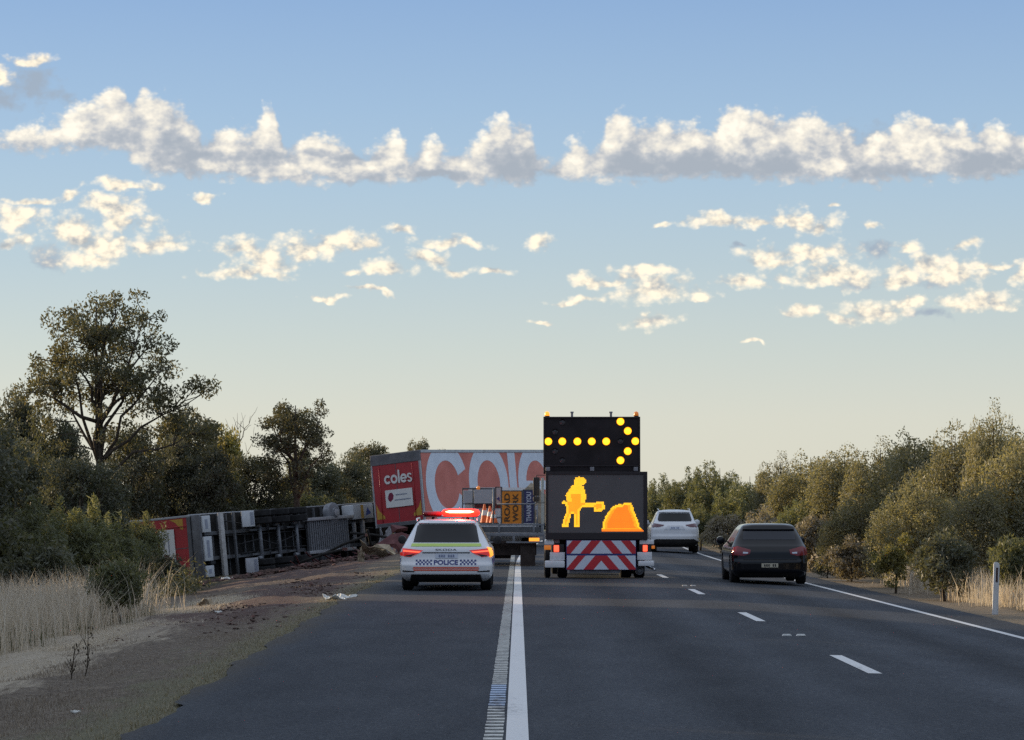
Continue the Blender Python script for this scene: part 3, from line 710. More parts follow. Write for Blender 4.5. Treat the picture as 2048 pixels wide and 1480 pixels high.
plant('wattle0', 2062, 57, 838, 231, 'olive wattle tree cut by the right edge of the photo', 'tree', GRT)
plant('wattle1', 1988, 61, 796, 150, 'tallest olive wattle on the right, behind the white guide post', 'tree', GRT)
plant('wattle2', 1905, 66, 838, 207, 'olive wattle just left of the tallest one on the right', 'tree', GRT)
plant('wattle0', 1830, 72, 846, 207, 'olive wattle with a rounded top, second left of the tallest', 'tree', GRT)
plant('wattle1', 1762, 79, 872, 195, 'olive wattle above the yellow-green roadside bush', 'tree', GRT)
plant('wattle2', 1690, 87, 886, 195, 'olive wattle above and right of the dark hatchback', 'tree', GRT)
plant('wattle0', 1622, 96, 892, 183, 'olive wattle directly above the dark hatchback roof', 'tree', GRT)
plant('wattle1', 1562, 106, 902, 140, 'leftmost olive wattle, where the right tree line steps down', 'tree', GRT)
plant('ferny1', 1500, 116, 936, 188, 'feathery green tree left of the step in the right tree line', 'tree', GRT)
plant('ferny0', 1440, 126, 918, 174, 'feathery green tree with upright tips above the white car, right one', 'tree', GRT)
plant('ferny1', 1388, 136, 922, 159, 'feathery green tree with upright tips directly above the white car', 'tree', GRT)
plant('ferny0', 1336, 148, 944, 145, 'feathery green tree above the left side of the white car', 'tree', GRT)
plant('ferny1', 1300, 160, 958, 116, 'feathery green tree touching the right edge of the sign truck', 'tree', GRT)
plant('ferny0', 1250, 185, 968, 90, 'far feathery tree hidden behind the sign truck', 'tree', GRT)
plant('ferny1', 1200, 215, 975, 90, 'far feathery tree hidden behind the sign truck', 'tree', GRT)
plant('ferny1', 1625, 88, 968, 190, 'grey-green feathery shrub in front of the olive wattles above the hatchback', 'shrub', GRT)
plant('wattle1', 1835, 63, 955, 220, 'shorter olive wattle in front of the rounded one, left of the guide post', 'shrub', GRT)
plant('wattle0', 1975, 56, 940, 210, 'shorter shadowed olive wattle behind the top of the white guide post', 'shrub', GRT)
plant('wattle2', 1720, 72, 985, 170, 'short olive wattle standing in front of the tree line, right of the hatchback', 'shrub', GRT)
plant('dry0', 1445, 103, 1022, 110, 'brownish dry shrub between the white car and the hatchback', 'shrub', GRT)
plant('dry1', 1530, 92, 1012, 130, 'brownish dry shrub behind the roof of the hatchback', 'shrub', GRT)
plant('dry0', 1632, 79, 1020, 150, 'brownish dry shrub right of the hatchback window', 'shrub', GRT)
plant('ferny1', 1400, 116, 1000, 110, 'low feathery shrub on the right of the white car roof', 'shrub', GRT)
plant('dry1', 1700, 68, 1070, 140, 'brownish dry shrub at the kerb right of the hatchback', 'shrub', GRT)
plant('goldlow', 1790, 58.5, 1062, 95, 'yellow-green roadside bush left of the white guide post', 'shrub', GRT)
plant('low0', 1890, 54, 1050, 170, 'dark low bush left of the white guide post', 'shrub', GRT)
plant('low1', 2030, 51, 1060, 150, 'low green bush right of the white guide post', 'shrub', GRT)
plant('low0', 1655, 72, 1110, 90, 'small dark bush beside the hatchback rear wheel', 'shrub', GRT)
for i, (X, Y, H, Wm) in enumerate([(13.5, 48, 4.0, 4), (13, 40, 4, 4), (13, 31, 4.2, 4), (13, 22, 4, 4), (15, 68, 4.4, 4.5), (15.5, 84, 4.4, 4.5), (16, 104, 4.4, 4.5)]):
    plant('wattle%d' % (i % 3), 0, Y, 0, 0, 'olive wattle beyond the right edge of the photo or behind the tree line', 'tree', GRT, X=X, H=H, Wm=Wm)
for o in PROTO.values():
    if not o['_used']:
        for ch in list(o.children): bpy.data.objects.remove(ch)
        bpy.data.objects.remove(o)
for o in COL.objects:
    for k in ('_h', '_used'):
        if k in o: del o[k]

# undergrowth: the low tangle on both verges that nobody could count
def under(name, spots, per, m, size, label=None):
    P, A, B = leaves(rs, spots, per, size, 0.2, -0.3, 0.32)
    o = link(name, quads(name, P, A, B, m)); o['kind'] = 'stuff'; return o
sp = []
for i in range(430):
    Y = 48 + 120 * rs.uniform() ** 1.3; X = 9.7 + bend(Y) + 3.4 * rs.uniform() ** 0.8; r = rs.uniform(0.22, 0.5) * (0.7 + 0.5 * min(1, (X - 9.5) / 2))
    sp.append((X, Y, ground_z(X, Y) + r * 0.5, r, r, r * 0.9))
under('undergrowth', sp[:260], 190, M_DRY, 0.10); under('undergrowth', sp[260:], 200, M_SCRUB, 0.11)
sp = []
for i in range(520):
    Y = 56 + 80 * rs.uniform(); X = -rs.uniform(9.0, 19.0)
    if 72 < Y < 116 and -17 < X and X * 5200 / Y > -880: continue
    if X > -10 and Y < 62: continue
    r = rs.uniform(0.3, 0.75); sp.append((X, Y, ground_z(X, Y) + r * 0.5, r, r, r * 0.9))
under('undergrowth', sp, 190, M_SCRUB, 0.13)

# grasses
def grass(name, n, where, h, w, m, lean=0.35, heads=0.0):
    "tapering bent blades, three corners each half; where(rs) gives X, Y"
    W_ = [where(rs) for _ in range(n)]; XY = np.array([q[:2] for q in W_]); Z = np.array([ground_z(x, y) for x, y in XY])
    H = (h[0] + (h[1] - h[0]) * rs.uniform(size=n) ** 1.4) * np.array([q[2] if len(q) > 2 else 1.0 for q in W_])
    a = rs.uniform(0, 2 * np.pi, n); ln = lean * H * rs.uniform(0.2, 1.0, n)
    b = np.stack([XY[:, 0], XY[:, 1], Z - 0.02], 1)
    dirn = np.stack([np.cos(a), np.sin(a), np.zeros(n)], 1); side = np.stack([-np.sin(a), np.cos(a), np.zeros(n)], 1) * (w / 2)
    mid = b + dirn * (ln * 0.3)[:, None]; mid[:, 2] += H * 0.6
    tip = b + dirn * ln[:, None]; tip[:, 2] += H
    hd = (rs.uniform(size=n) < heads)[:, None]
    V = np.empty((n, 5, 3), np.float32)
    V[:, 0] = b - side; V[:, 1] = b + side; V[:, 2] = mid + side * np.where(hd, 1.6, 0.8); V[:, 3] = tip; V[:, 4] = mid - side * np.where(hd, 1.6, 0.8)
    me = bpy.data.meshes.new(name); me.vertices.add(5 * n); me.vertices.foreach_set('co', V.ravel())
    # a four-cornered lower half and a three-cornered tip, so that the blade really bends
    pat = np.array([0, 1, 2, 4, 4, 2, 3], np.int32); idx = (np.arange(n, dtype=np.int32) * 5)[:, None] + pat
    me.loops.add(7 * n); me.loops.foreach_set('vertex_index', idx.ravel())
    st = np.stack([np.arange(n) * 7, np.arange(n) * 7 + 4], 1).astype(np.int32)
    me.polygons.add(2 * n); me.polygons.foreach_set('loop_start', st.ravel())
    me.materials.append(m); me.update(calc_edges=True)
    o = link(name, me); o['kind'] = 'stuff'; return o
M_STRAW = leaf_material('dry_straw', (0.44, 0.39, 0.305), (0.60, 0.54, 0.43), (0.72, 0.66, 0.54), 0.46, (1.08, 1.0, 0.9))
M_HAY = leaf_material('old_mown_grass', (0.16, 0.132, 0.102), (0.28, 0.235, 0.182), (0.43, 0.37, 0.285), 0.35, (1.05, 0.98, 0.9))
M_LIP = leaf_material('yellowing_grass', (0.14, 0.126, 0.078), (0.24, 0.212, 0.138), (0.35, 0.305, 0.21), 0.35, (1.1, 1.02, 0.8))
M_GREENG = leaf_material('green_grass', (0.040, 0.050, 0.020), (0.075, 0.085, 0.034), (0.13, 0.125, 0.055), 0.35)
def tufts(n, fx, fy, s0, s1):
    return [(fx(), fy(), rs.uniform(s0, s1), rs.uniform(0.45, 1.0)) for _ in range(n)]
tuft = [t for t in tufts(560, lambda: -7.5 - 4.6 * rs.uniform() ** 0.8, lambda: 29 + 23 * rs.uniform() ** 0.8, 0.16, 0.60) if not (t[1] < 47.5 and abs(t[0] / t[1] + 0.1535) < 0.0165) and math.sin(t[0] * 1.7 + 0.6) * math.sin(t[1] * 0.55) < 0.62]
def in_tufts(r):
    c = tuft[r.randint(len(tuft))]; return c[0] + r.normal() * c[2], c[1] + r.normal() * c[2] * 1.5, c[3]
grass('dry_grass', 105000, in_tufts, (0.20, 1.35), 0.0075, M_STRAW, 0.95, 0.5)
grass('green_grass', 24000, in_tufts, (0.2, 0.65), 0.010, M_GREENG, 0.5)
def verge(r):
    Y = 16 + 60 * r.uniform() ** 1.7; return -3.0 - 0.2 - r.uniform() * min(4.6, 0.6 + Y * 0.14), Y
def thin(r):
    while True:
        x, y = verge(r)
        if not (y > 36 and -6.6 < x < -3.6 and r.uniform() < 0.75): return x, y
grass('mown_grass', 90000, thin, (0.010, 0.060), 0.006, M_HAY, 1.0)
grass('roadside_grass', 14000, lambda r: (lambda Y: (edge_left(Y) - abs(r.normal()) * 0.22 + 0.02, Y))(15 + 50 * r.uniform() ** 1.5), (0.012, 0.065), 0.008, M_LIP, 1.2)
grass('cut_straw', 50000, lambda r: (lambda Y: (-6.5 + 0.3 * math.sin(Y * 0.5) + r.normal() * 0.40, Y))(24 + 36 * r.uniform()), (0.02, 0.09), 0.008, M_STRAW, 2.2)
tuft = [(9.35 + bend(y) + rs.uniform() ** 1.2 * 1.6, y, rs.uniform(0.10, 0.32), rs.uniform(.35, 1)) for y in 49 + 90 * rs.uniform(size=210) ** 1.2]
grass('dry_grass', 42000, in_tufts, (0.15, 0.95), 0.009, M_STRAW, 0.6, 0.4)
grass('dry_grass', 22000, lambda r: (lambda Y: (9.2 + bend(Y) + r.uniform() * 1.3, Y))(98 + 40 * r.uniform()), (0.4, 1.15), 0.012, M_STRAW, 0.5, 0.4)
# dead weed stalks standing in the mown verge
M_STALK = mat('dry_brown_stalk', (0.045, 0.034, 0.024), 0.9, spec=0.1)
for i, (px, py, tp, lb) in enumerate([(170, 1335, 1262, 'taller of two bare brown weed stalks standing in the mown verge'), (142, 1352, 1288, 'shorter of two bare brown weed stalks standing in the mown verge')]):
    Y = 27.5 - 0.9 * i; q = at(px, py, Y); q.z = ground_z(q.x, Y); H = at(px, tp, Y).z - q.z
    t = thing('weed_stalk', lb, 'weed', q, group='bare weed stalks on the verge'); mb = MB()
    p_ = branch_to(mb, (0, 0, -0.02), (0.03, 0, H), 0.007, 0.003, rs, 6, 0.04)
    for j in range(7):
        s_ = p_[1 + j % 4]; branch_to(mb, s_, s_ + Vector((rs.uniform(-.1, .1), rs.uniform(-.08, .08), rs.uniform(.04, .16))), 0.004, 0.002, rs, 3, 0.08)
    for j in range(14):
        s_ = p_[rs.randint(2, 6)] + Vector(rs.uniform(-.05, .05, 3)); mb.lathe(s_, (0, 0, 1), [(-.012, .002), (0, .009), (.014, .003)], 5)
    mb.build('stem', M_STALK, t, fix=False)

# ================================================================== vehicles
M_TYRE = mat('tyre_rubber', (0.018, 0.018, 0.019), 0.85, spec=0.25, dirt=0.3, dscale=8)
M_RIM = mat('alloy_rim', (0.32, 0.33, 0.34), 0.35, metal=0.8)
M_DARKP = mat('dark_plastic', (0.018, 0.018, 0.020), 0.6, spec=0.4)
M_UNDER = mat('dark_underbody', (0.022, 0.021, 0.020), 0.9, spec=0.2, dirt=0.4)
M_GLASS = mat('tinted_glass', (0.010, 0.011, 0.013), 0.12, spec=0.35, dirt=0.05)
M_WHITE = mat('white_car_paint', (0.68, 0.69, 0.71), 0.28, coat=0.6, dirt=0.05, dscale=3)
M_BLACKC = mat('black_car_paint', (0.006, 0.0065, 0.009), 0.08, spec=0.42, coat=0.0, dirt=0.2, dscale=3)
M_CHROME = mat('bright_metal', (0.60, 0.61, 0.63), 0.22, metal=1.0)
M_PLATE = mat('pale_number_plate', (0.52, 0.56, 0.64), 0.45, dirt=0.04)
M_PLATEY = mat('cream_number_plate', (0.46, 0.43, 0.33), 0.45, dirt=0.04)
M_SMUDGE = mat('worn_blue_print', (0.16, 0.19, 0.30), 0.6)
M_REDLENS = mat('red_lamp_lens', (0.30, 0.012, 0.014), 0.15, spec=0.7, emit=(1.0, 0.03, 0.02), estr=0.22)
M_REDDARK = mat('unlit_red_lamp_lens', (0.17, 0.010, 0.018), 0.15, spec=0.6)
M_REDLIT = mat('lit_red_lamp', (0.8, 0.1, 0.05), 0.3, emit=(1.0, 0.09, 0.04), estr=1.6)
M_AMBER = mat('lit_amber_lamp', (0.8, 0.35, 0.05), 0.3, emit=(1.0, 0.33, 0.03), estr=1.1)
M_AMBERD = mat('amber_lamp_lens', (0.62, 0.20, 0.03), 0.25, spec=0.6, emit=(1.0, 0.28, 0.03), estr=0.22)
M_LIME = mat('lime_reflective_band', (0.46, 0.60, 0.13), 0.4, dirt=0.04)
M_ORNG = mat('orange_red_reflective_band', (0.66, 0.10, 0.05), 0.4, dirt=0.04)
M_NAVY = mat('navy_blue_film', (0.022, 0.036, 0.170), 0.4, dirt=0.04)
M_BARCORE = mat('flashing_beacon_core', (1, 0.9, 0.5), 0.3, emit=(1.0, 0.80, 0.36), estr=3.2)
M_BARRED = mat('flashing_red_lens', (0.9, 0.05, 0.02), 0.2, emit=(1.0, 0.022, 0.012), estr=2.2)

def pchip(xs, ys, x):
    xs = np.asarray(xs, float); ys = np.asarray(ys, float); h = np.diff(xs); d = np.diff(ys) / h; m = np.zeros(len(xs))
    for i in range(1, len(xs) - 1):
        if d[i - 1] * d[i] > 0:
            w1 = 2 * h[i] + h[i - 1]; w2 = h[i] + 2 * h[i - 1]; m[i] = (w1 + w2) / (w1 / d[i - 1] + w2 / d[i])
    m[0], m[-1] = d[0], d[-1]; out = []
    for q in np.atleast_1d(x):
        i = min(max(int(np.searchsorted(xs, q) - 1), 0), len(h) - 1); t = (q - xs[i]) / h[i]
        out.append((2*t**3-3*t**2+1)*ys[i] + (t**3-2*t**2+t)*h[i]*m[i] + (-2*t**3+3*t**2)*ys[i+1] + (t**3-t**2)*h[i]*m[i+1])
    return np.array(out)

def car_body(keys, rr=0.28, rf=0.42, bow=0.05, wheels=(), wr=0.36, n_layers=54):
    "horizontal slices: rows of (z, half width, y of the tail, y of the nose). Tail at y = 0, nose forward."
    K = np.array(keys, float); zs = np.concatenate([np.linspace(K[i, 0], K[i + 1, 0], max(2, int(n_layers * (K[i + 1, 0] - K[i, 0]) / (K[-1, 0] - K[0, 0])) + 1), endpoint=False) for i in range(len(K) - 1)] + [[K[-1, 0]]])
    hw = pchip(K[:, 0], K[:, 1], zs); yr = pchip(K[:, 0], K[:, 2], zs); yf = pchip(K[:, 0], K[:, 3], zs)
    rings = []
    for z, w, a, b in zip(zs, hw, yr, yf):
        L = b - a; r1 = min(rr, L * 0.45, w * 0.6); r2 = min(rf, L * 0.45, w * 0.6); pts = []
        for k in range(11): x = -w + r1 + (2 * w - 2 * r1) * k / 10; pts.append((x, a))
        for k in range(1, 9): t = k / 9 * math.pi / 2; pts.append((w - r1 + r1 * math.sin(t), a + r1 - r1 * math.cos(t)))
        for k in range(19): pts.append((w, a + r1 + (L - r1 - r2) * k / 18))
        for k in range(1, 9): t = k / 9 * math.pi / 2; pts.append((w - r2 + r2 * math.cos(t), b - r2 + r2 * math.sin(t)))
        for k in range(11): x = w - r2 - (2 * w - 2 * r2) * k / 10; pts.append((x, b))
        for k in range(1, 9): t = k / 9 * math.pi / 2; pts.append((-w + r2 - r2 * math.sin(t), b - r2 + r2 * math.cos(t)))
        for k in range(19): pts.append((-w, b - r2 - (L - r1 - r2) * k / 18))
        for k in range(1, 9): t = k / 9 * math.pi / 2; pts.append((-w + r1 - r1 * math.cos(t), a + r1 - r1 * math.sin(t)))
        rings.append([(x, y + bow * (x / max(w, .01)) ** 2 * max(0.0, 1 - (y - a) / 0.8), z) for x, y in pts])
    n = len(rings[0]); vs = [p for r in rings for p in r]; fs = []
    for i in range(len(rings) - 1):
        for k in range(n): fs.append((i * n + k, i * n + (k + 1) % n, (i + 1) * n + (k + 1) % n, (i + 1) * n + k))
    fs.append(tuple(range(n))[::-1]); fs.append(tuple(range((len(rings) - 1) * n, len(rings) * n)))
    me = bpy.data.meshes.new('body'); me.from_pydata(vs, [], fs); me.update()
    bvh = BVHTree.FromPolygons(vs, fs)
    if wheels:                                           # cut the wheel arches
        o = bpy.data.objects.new('body', me); COL.objects.link(o)
        cm = MB(); W_ = max(K[:, 1])
        for y in wheels:
            for s in (-1, 1): cm.cyl((s * (W_ - 0.06), y, wr), (1, 0, 0), wr + 0.07, 0.42, 28)
        c = cm.build('cutter', M_DARKP)
        md = o.modifiers.new('arches', 'BOOLEAN'); md.object = c; md.operation = 'DIFFERENCE'; md.solver = 'EXACT'
        me2 = bpy.data.meshes.new_from_object(o.evaluated_get(bpy.context.evaluated_depsgraph_get()))
        bpy.data.objects.remove(o); bpy.data.objects.remove(c); me = me2; me.name = 'body'
    me.polygons.foreach_set('use_smooth', [True] * len(me.polygons)); me.set_sharp_from_angle(angle=R(38))
    me.materials.clear(); return me, bvh

def wrap(bvh, vs, fs, axis='y', off=0.006, side=1, depth=0.02):
    "lay flat shapes (first, second coordinate) onto a body: 'y' from behind, 'x' from a side, 'z' from above"
    out = []
    for u, w in vs:
        if axis == 'y': o, d = Vector((u, -3, w)), Vector((0, 1, 0))
        elif axis == 'x': o, d = Vector((side * 4, u, w)), Vector((-side, 0, 0))
        else: o, d = Vector((u, w, 5)), Vector((0, 0, -1))
        hit, nrm, _, _ = bvh.ray_cast(o, d)
        if hit is None: hit, nrm, _, _ = bvh.find_nearest(Vector((u, 0.1, w)) if axis == 'y' else Vector((side, u, w)) if axis == 'x' else Vector((u, w, 1.4)))
        if nrm.dot(d) > 0: nrm = -nrm
        out.append(tuple(hit + nrm * off))
    mb = MB(); mb.mesh(out, fs); return mb

def fine(poly, step=0.045):
    "a polygon cut into small cells so that it can follow a curved body"
    bm = bmesh.new(); f = bm.faces.new([bm.verts.new((x, z, 0)) for x, z in poly])
    for k in (0, 1):
        lo = min(p[k] for p in poly); hi = max(p[k] for p in poly); c = lo + step
        while c < hi:
            co = [0, 0, 0]; no = [0, 0, 0]; co[k] = c; no[k] = 1
            bmesh.ops.bisect_plane(bm, geom=bm.verts[:] + bm.edges[:] + bm.faces[:], plane_co=co, plane_no=no); c += step
    bm.verts.index_update(); vs = [(v.co.x, v.co.y) for v in bm.verts]; fs = [tuple(v.index for v in f.verts) for f in bm.faces]; bm.free()
    return vs, fs

def patch(name, bvh, poly, m, parent, axis='y', off=0.006, side=1, step=0.045, rim=0.012):
    vs, fs = fine(poly, step); mb = wrap(bvh, vs, fs, axis, off, side)
    o = mb.build(name, m, parent, smooth=True, fix=False)
    bm = bmesh.new(); bm.from_mesh(o.data)
    want = Vector((0, -1, 0)) if axis == 'y' else Vector((side, 0, 0)) if axis == 'x' else Vector((0, 0, 1))
    bmesh.ops.recalc_face_normals(bm, faces=bm.faces)
    if sum((f.normal.dot(want) * f.calc_area() for f in bm.faces)) < 0: bmesh.ops.reverse_faces(bm, faces=bm.faces)
    ed = [e for e in bm.edges if e.is_boundary]           # close the border down to the body
    r = bmesh.ops.extrude_edge_only(bm, edges=ed)
    for v in [q for q in r['geom'] if isinstance(q, bmesh.types.BMVert)]: v.co -= want * rim
    bm.to_mesh(o.data); bm.free(); o.data.polygons.foreach_set('use_smooth', [True] * len(o.data.polygons)); o.data.set_sharp_from_angle(angle=R(40))
    return o

def wheel(parent, x, y, r, w, rim_r, side, name='wheel', M_r=None, zc=None):
    z = r if zc is None else zc
    root = MB(); root.cyl((x, y, z), (1, 0, 0), 0.06, w * 0.6, 16)
    h = root.build(name, M_UNDER, parent)
    t = MB(); t.lathe((x, y, z), (1, 0, 0), [(-w / 2, rim_r), (-w / 2, r - 0.035), (-w / 2 + 0.03, r), (w / 2 - 0.03, r), (w / 2, r - 0.035), (w / 2, rim_r)], 36); t.build('tyre', M_TYRE, h, smooth=40)
    q = MB(); q.lathe((x, y, z), (side, 0, 0), [(-w / 2 + .02, rim_r * .98), (w / 2 - 0.05, rim_r * 0.98), (w / 2 - 0.07, rim_r * .9)], 30)
    for k in range(7):
        a = 2 * math.pi * k / 7
        q.tube([(x + side * (w / 2 - 0.06), y + .04 * math.cos(a), z + .04 * math.sin(a)), (x + side * (w / 2 - 0.05), y + rim_r * .9 * math.cos(a), z + rim_r * .9 * math.sin(a))], [0.035, 0.022], 6)
    q.build('rim', M_r or M_RIM, h, smooth=40)
    return h

def smudges(bvh, x0, x1, z0, z1, m, parent, n=6, off=0.012):
    mb = MB()
    w = (x1 - x0) / n
    for i in range(n):
        if i == n // 2: continue
        vs, fs = fine([(x0 + w * (i + .18), z0), (x0 + w * (i + .82), z0), (x0 + w * (i + .82), z1), (x0 + w * (i + .18), z1)], 0.2)
        q = wrap(bvh, vs, fs, 'y', off); mb.mesh(q.v, q.f)
    return mb.build('plate_print', m, parent)

def flat_text(name, body, cx, cz, w, h, y, m, parent, bold=0.0, thick=0.004, M=None, rot=0.0):
    "upright flat lettering facing -Y, lying in the plane y"
    vs, fs = text_mesh(body, bold); mb = MB(); c, s = math.cos(rot), math.sin(rot)
    P = [(cx + (x * w) * c - (z * h) * s, cz + (x * w) * s + (z * h) * c) for x, z in vs]
    for f in fs: mb.face([(P[i][0], y, P[i][1]) for i in f])
    o = mb.build(name, m, parent, fix=False)
    if M is not None: o.matrix_local = M
    return o

# ------------------------------------------------------------------ police wagon on the shoulder
PY = 5200 / 101.0
pc = at(892, 1020, PY)
police = thing('police_car', 'white police wagon with red lights flashing on its roof, parked on the left shoulder', 'police car', (pc.x, PY, 0))
keys = [(0.19, 0.80, 0.16, 4.52), (0.27, 0.885, 0.05, 4.62), (0.36, 0.915, 0.0, 4.66), (0.50, 0.922, 0.0, 4.68), (0.58, 0.922, 0.05, 4.66), (0.66, 0.92, 0.075, 4.58), (0.80, 0.905, 0.10, 4.35), (0.86, 0.875, 0.13, 4.0), (0.90, 0.85, 0.17, 3.62), (0.97, 0.815, 0.25, 3.25), (1.10, 0.745, 0.36, 2.98), (1.25, 0.665, 0.47, 2.70), (1.34, 0.61, 0.52, 2.45), (1.385, 0.55, 0.60, 2.25), (1.41, 0.42, 0.85, 1.95), (1.42, 0.20, 1.15, 1.6)]
me, pb = car_body(keys, rr=0.30, wheels=(0.92, 3.60), wr=0.335); me.materials.append(M_WHITE)
link('body', me, police)
patch('rear_window', pb, [(-0.655, 0.955), (0.655, 0.955), (0.585, 1.285), (0.54, 1.315), (-0.54, 1.315), (-0.585, 1.285)], M_GLASS, police)
patch('roof_spoiler', pb, [(-0.56, 1.32), (0.56, 1.32), (0.53, 1.36), (-0.53, 1.36)], M_WHITE, police, off=0.03, rim=0.04)
patch('lime_band', pb, [(-0.70, 0.875), (0.70, 0.875), (0.68, 0.935), (-0.68, 0.935)], M_LIME, police)
for s in (-1, 1):
    L = patch('tail_light', pb, [(s * 0.46, 0.80), (s * 0.90, 0.845), (s * 0.915, 0.70), (s * 0.72, 0.67), (s * 0.56, 0.735)][::s], M_REDLENS, police, off=0.010)
    patch('tail_light_strip', pb, [(s * 0.50, 0.775), (s * 0.84, 0.80), (s * 0.84, 0.775), (s * 0.54, 0.755)][::s], M_REDLIT, L, off=0.016)
    patch('reversing_lamp', pb, [(s * 0.60, 0.735), (s * 0.80, 0.70), (s * 0.80, 0.68), (s * 0.70, 0.675)][::s], M_DARKP, L, off=0.016)
    if s > 0: patch('indicator', pb, [(0.80, 0.86), (0.90, 0.83), (0.915, 0.70), (0.86, 0.66), (0.84, 0.76)], M_AMBER, police, off=0.020)
    patch('bumper_slot', pb, [(s * 0.62, 0.395), (s * 0.86, 0.41), (s * 0.86, 0.375), (s * 0.62, 0.375)][::s], M_DARKP, police)
    patch('side_window', pb, [(0.62, 0.95), (2.85, 0.95), (2.45, 1.27), (0.80, 1.30)], M_GLASS, police, axis='x', side=s, off=0.006)
    rl = MB(); rl.tube([(s * 0.60, 0.70, 1.375), (s * 0.61, 0.85, 1.425), (s * 0.60, 2.1, 1.435), (s * 0.59, 2.4, 1.36)], 0.016, 8); rl.build('roof_rail', M_CHROME, police, smooth=True)
    mi = MB(); mi.lathe((s * 1.0, 3.02, 0.98), (0, 1, 0), [(-.07, .04), (-.05, .085), (.04, .09), (.10, .05), (.12, .01)], 14); mi.box(min(s * .84, s * .96), max(s * .84, s * .96), 3.0, 3.06, .95, .985)
    mi.build('side_mirror', M_DARKP, police, smooth=40)
    patch('side_checker_band', pb, [(0.3, 0.52), (4.1, 0.52), (4.1, 0.64), (0.3, 0.64)], M_NAVY, police, axis='x', side=s, off=0.004)
patch('tailgate_trim', pb, [(-0.47, 0.765), (0.47, 0.765), (0.47, 0.745), (-0.47, 0.745)], M_DARKP, police, off=0.006)
patch('number_plate', pb, [(-0.21, 0.645), (0.23, 0.645), (0.23, 0.735), (-0.21, 0.735)], M_PLATE, police, off=0.012)
smudges(pb, -0.15, 0.17, 0.665, 0.715, M_SMUDGE, police, 7, off=0.018)
vs, fs = text_mesh('POLICE', 0.035)
lt = wrap(pb, [(x * 0.48 + 0.0, z * 0.095 + 0.565) for x, z in vs], fs, off=0.008); lt.build('police_lettering', M_NAVY, police)
for s in (-1, 1):
    ck = MB()
    for i in range(9):
        for j in range(3):
            if (i + j) % 2 == 0:
                x0 = s * (0.275 + 0.036 * i); x1 = x0 + s * 0.036; z0 = 0.515 + j * 0.0345
                q = wrap(pb, [(x0, z0), (x1, z0), (x1, z0 + .0345), (x0, z0 + .0345)], [(0, 1, 2, 3)], off=0.007); ck.mesh(q.v, q.f)
    ck.build('checkered_band', M_NAVY, police)
vs, fs = text_mesh('SKODA', 0.0)
lt = wrap(pb, [(x * 0.42, z * 0.036 + 0.812) for x, z in vs], fs, off=0.009); lt.build('badge_lettering', M_DARKP, police)
patch('orange_red_band', pb, [(-0.66, 0.445), (0.66, 0.445), (0.64, 0.475), (-0.64, 0.475)], M_ORNG, police, off=0.006)
patch('orange_red_band', pb, [(-0.64, 0.40), (0.64, 0.40), (0.65, 0.43), (-0.65, 0.43)], M_ORNG, police, off=0.006)
patch('rear_diffuser', pb, [(-0.72, 0.20), (0.72, 0.20), (0.68, 0.335), (-0.68, 0.335)], M_UNDER, police, off=0.012)
for s in (-1, 1): patch('exhaust_trim', pb, [(s * .40, .235), (s * .62, .235), (s * .60, .285), (s * .42, .285)][::s], M_DARKP, police, off=0.02)
for y in (0.92, 3.60):
    for s in (-1, 1): wheel(police, s * 0.785, y, 0.335, 0.225, 0.23, s)
un = MB(); un.box(-0.70, 0.70, 0.25, 4.3, 0.17, 0.30); un.build('underbody', M_UNDER, police)
lb = MB(); lb.box(-0.50, 0.62, 1.30, 1.58, 1.455, 1.475, ch=0.008); lb.cyl((-0.3, 1.44, 1.44), (0, 0, 1), 0.03, 0.07, 10); lb.cyl((0.40, 1.44, 1.44), (0, 0, 1), 0.03, 0.07, 10)
lbo = lb.build('light_bar', M_DARKP, police)
q = MB(); q.lathe((0.26, 1.44, 1.545), (1, 0, 0), [(-.39, .02), (-.35, .068), (-.2, .086), (.2, .086), (.35, .068), (.39, .02)], 20); q.build('red_flasher', M_BARRED, lbo, smooth=True)
q = MB(); q.lathe((0.25, 1.362, 1.565), (1, 0, 0), [(-.30, .004), (-.22, .026), (.20, .026), (.28, .004)], 12); q.build('flasher_core', M_BARCORE, lbo, smooth=True)
gl = bpy.data.lights.new('red_flasher_light', 'POINT'); gl.energy = 60; gl.color = (1, .05, .03); gl.shadow_soft_size = .12
glo = link('red_flasher_light', gl, police, (0.26, 1.18, 1.62))
q = MB(); q.lathe((-0.31, 1.44, 1.525), (1, 0, 0), [(-.20, .03), (-.17, .05), (.17, .05), (.19, .03)], 16); q.build('unlit_flasher', M_REDDARK, lbo, smooth=True)

# ------------------------------------------------------------------ dark hatchback in the right lane
HY = 5200 / 87.0
hc = at(1540, 1020, HY)
hatch = thing('hatchback', 'black hatchback driving in the right lane, dark red unlit tail lamps', 'car', (hc.x, HY, road_z(hc.x)), rz=-0.012)
keys = [(0.16, 0.74, 0.16, 3.98), (0.24, 0.82, 0.06, 4.10), (0.34, 0.865, 0.0, 4.18), (0.50, 0.872, 0.0, 4.20), (0.60, 0.872, 0.02, 4.18), (0.74, 0.868, 0.035, 4.0), (0.86, 0.85, 0.08, 3.75), (0.93, 0.815, 0.16, 3.30), (1.02, 0.775, 0.24, 2.95), (1.18, 0.695, 0.33, 2.62), (1.30, 0.630, 0.40, 2.35), (1.36, 0.575, 0.44, 2.1), (1.395, 0.45, 0.58, 1.8), (1.405, 0.22, 0.85, 1.5)]
me, hb = car_body(keys, rr=0.22, wheels=(0.78, 3.36), wr=0.315); me.materials.append(M_BLACKC)
link('body', me, hatch)
M_GLASSB = mat('bluish_rear_glass', (0.018, 0.022, 0.032), 0.06, spec=0.45, dirt=0.05)
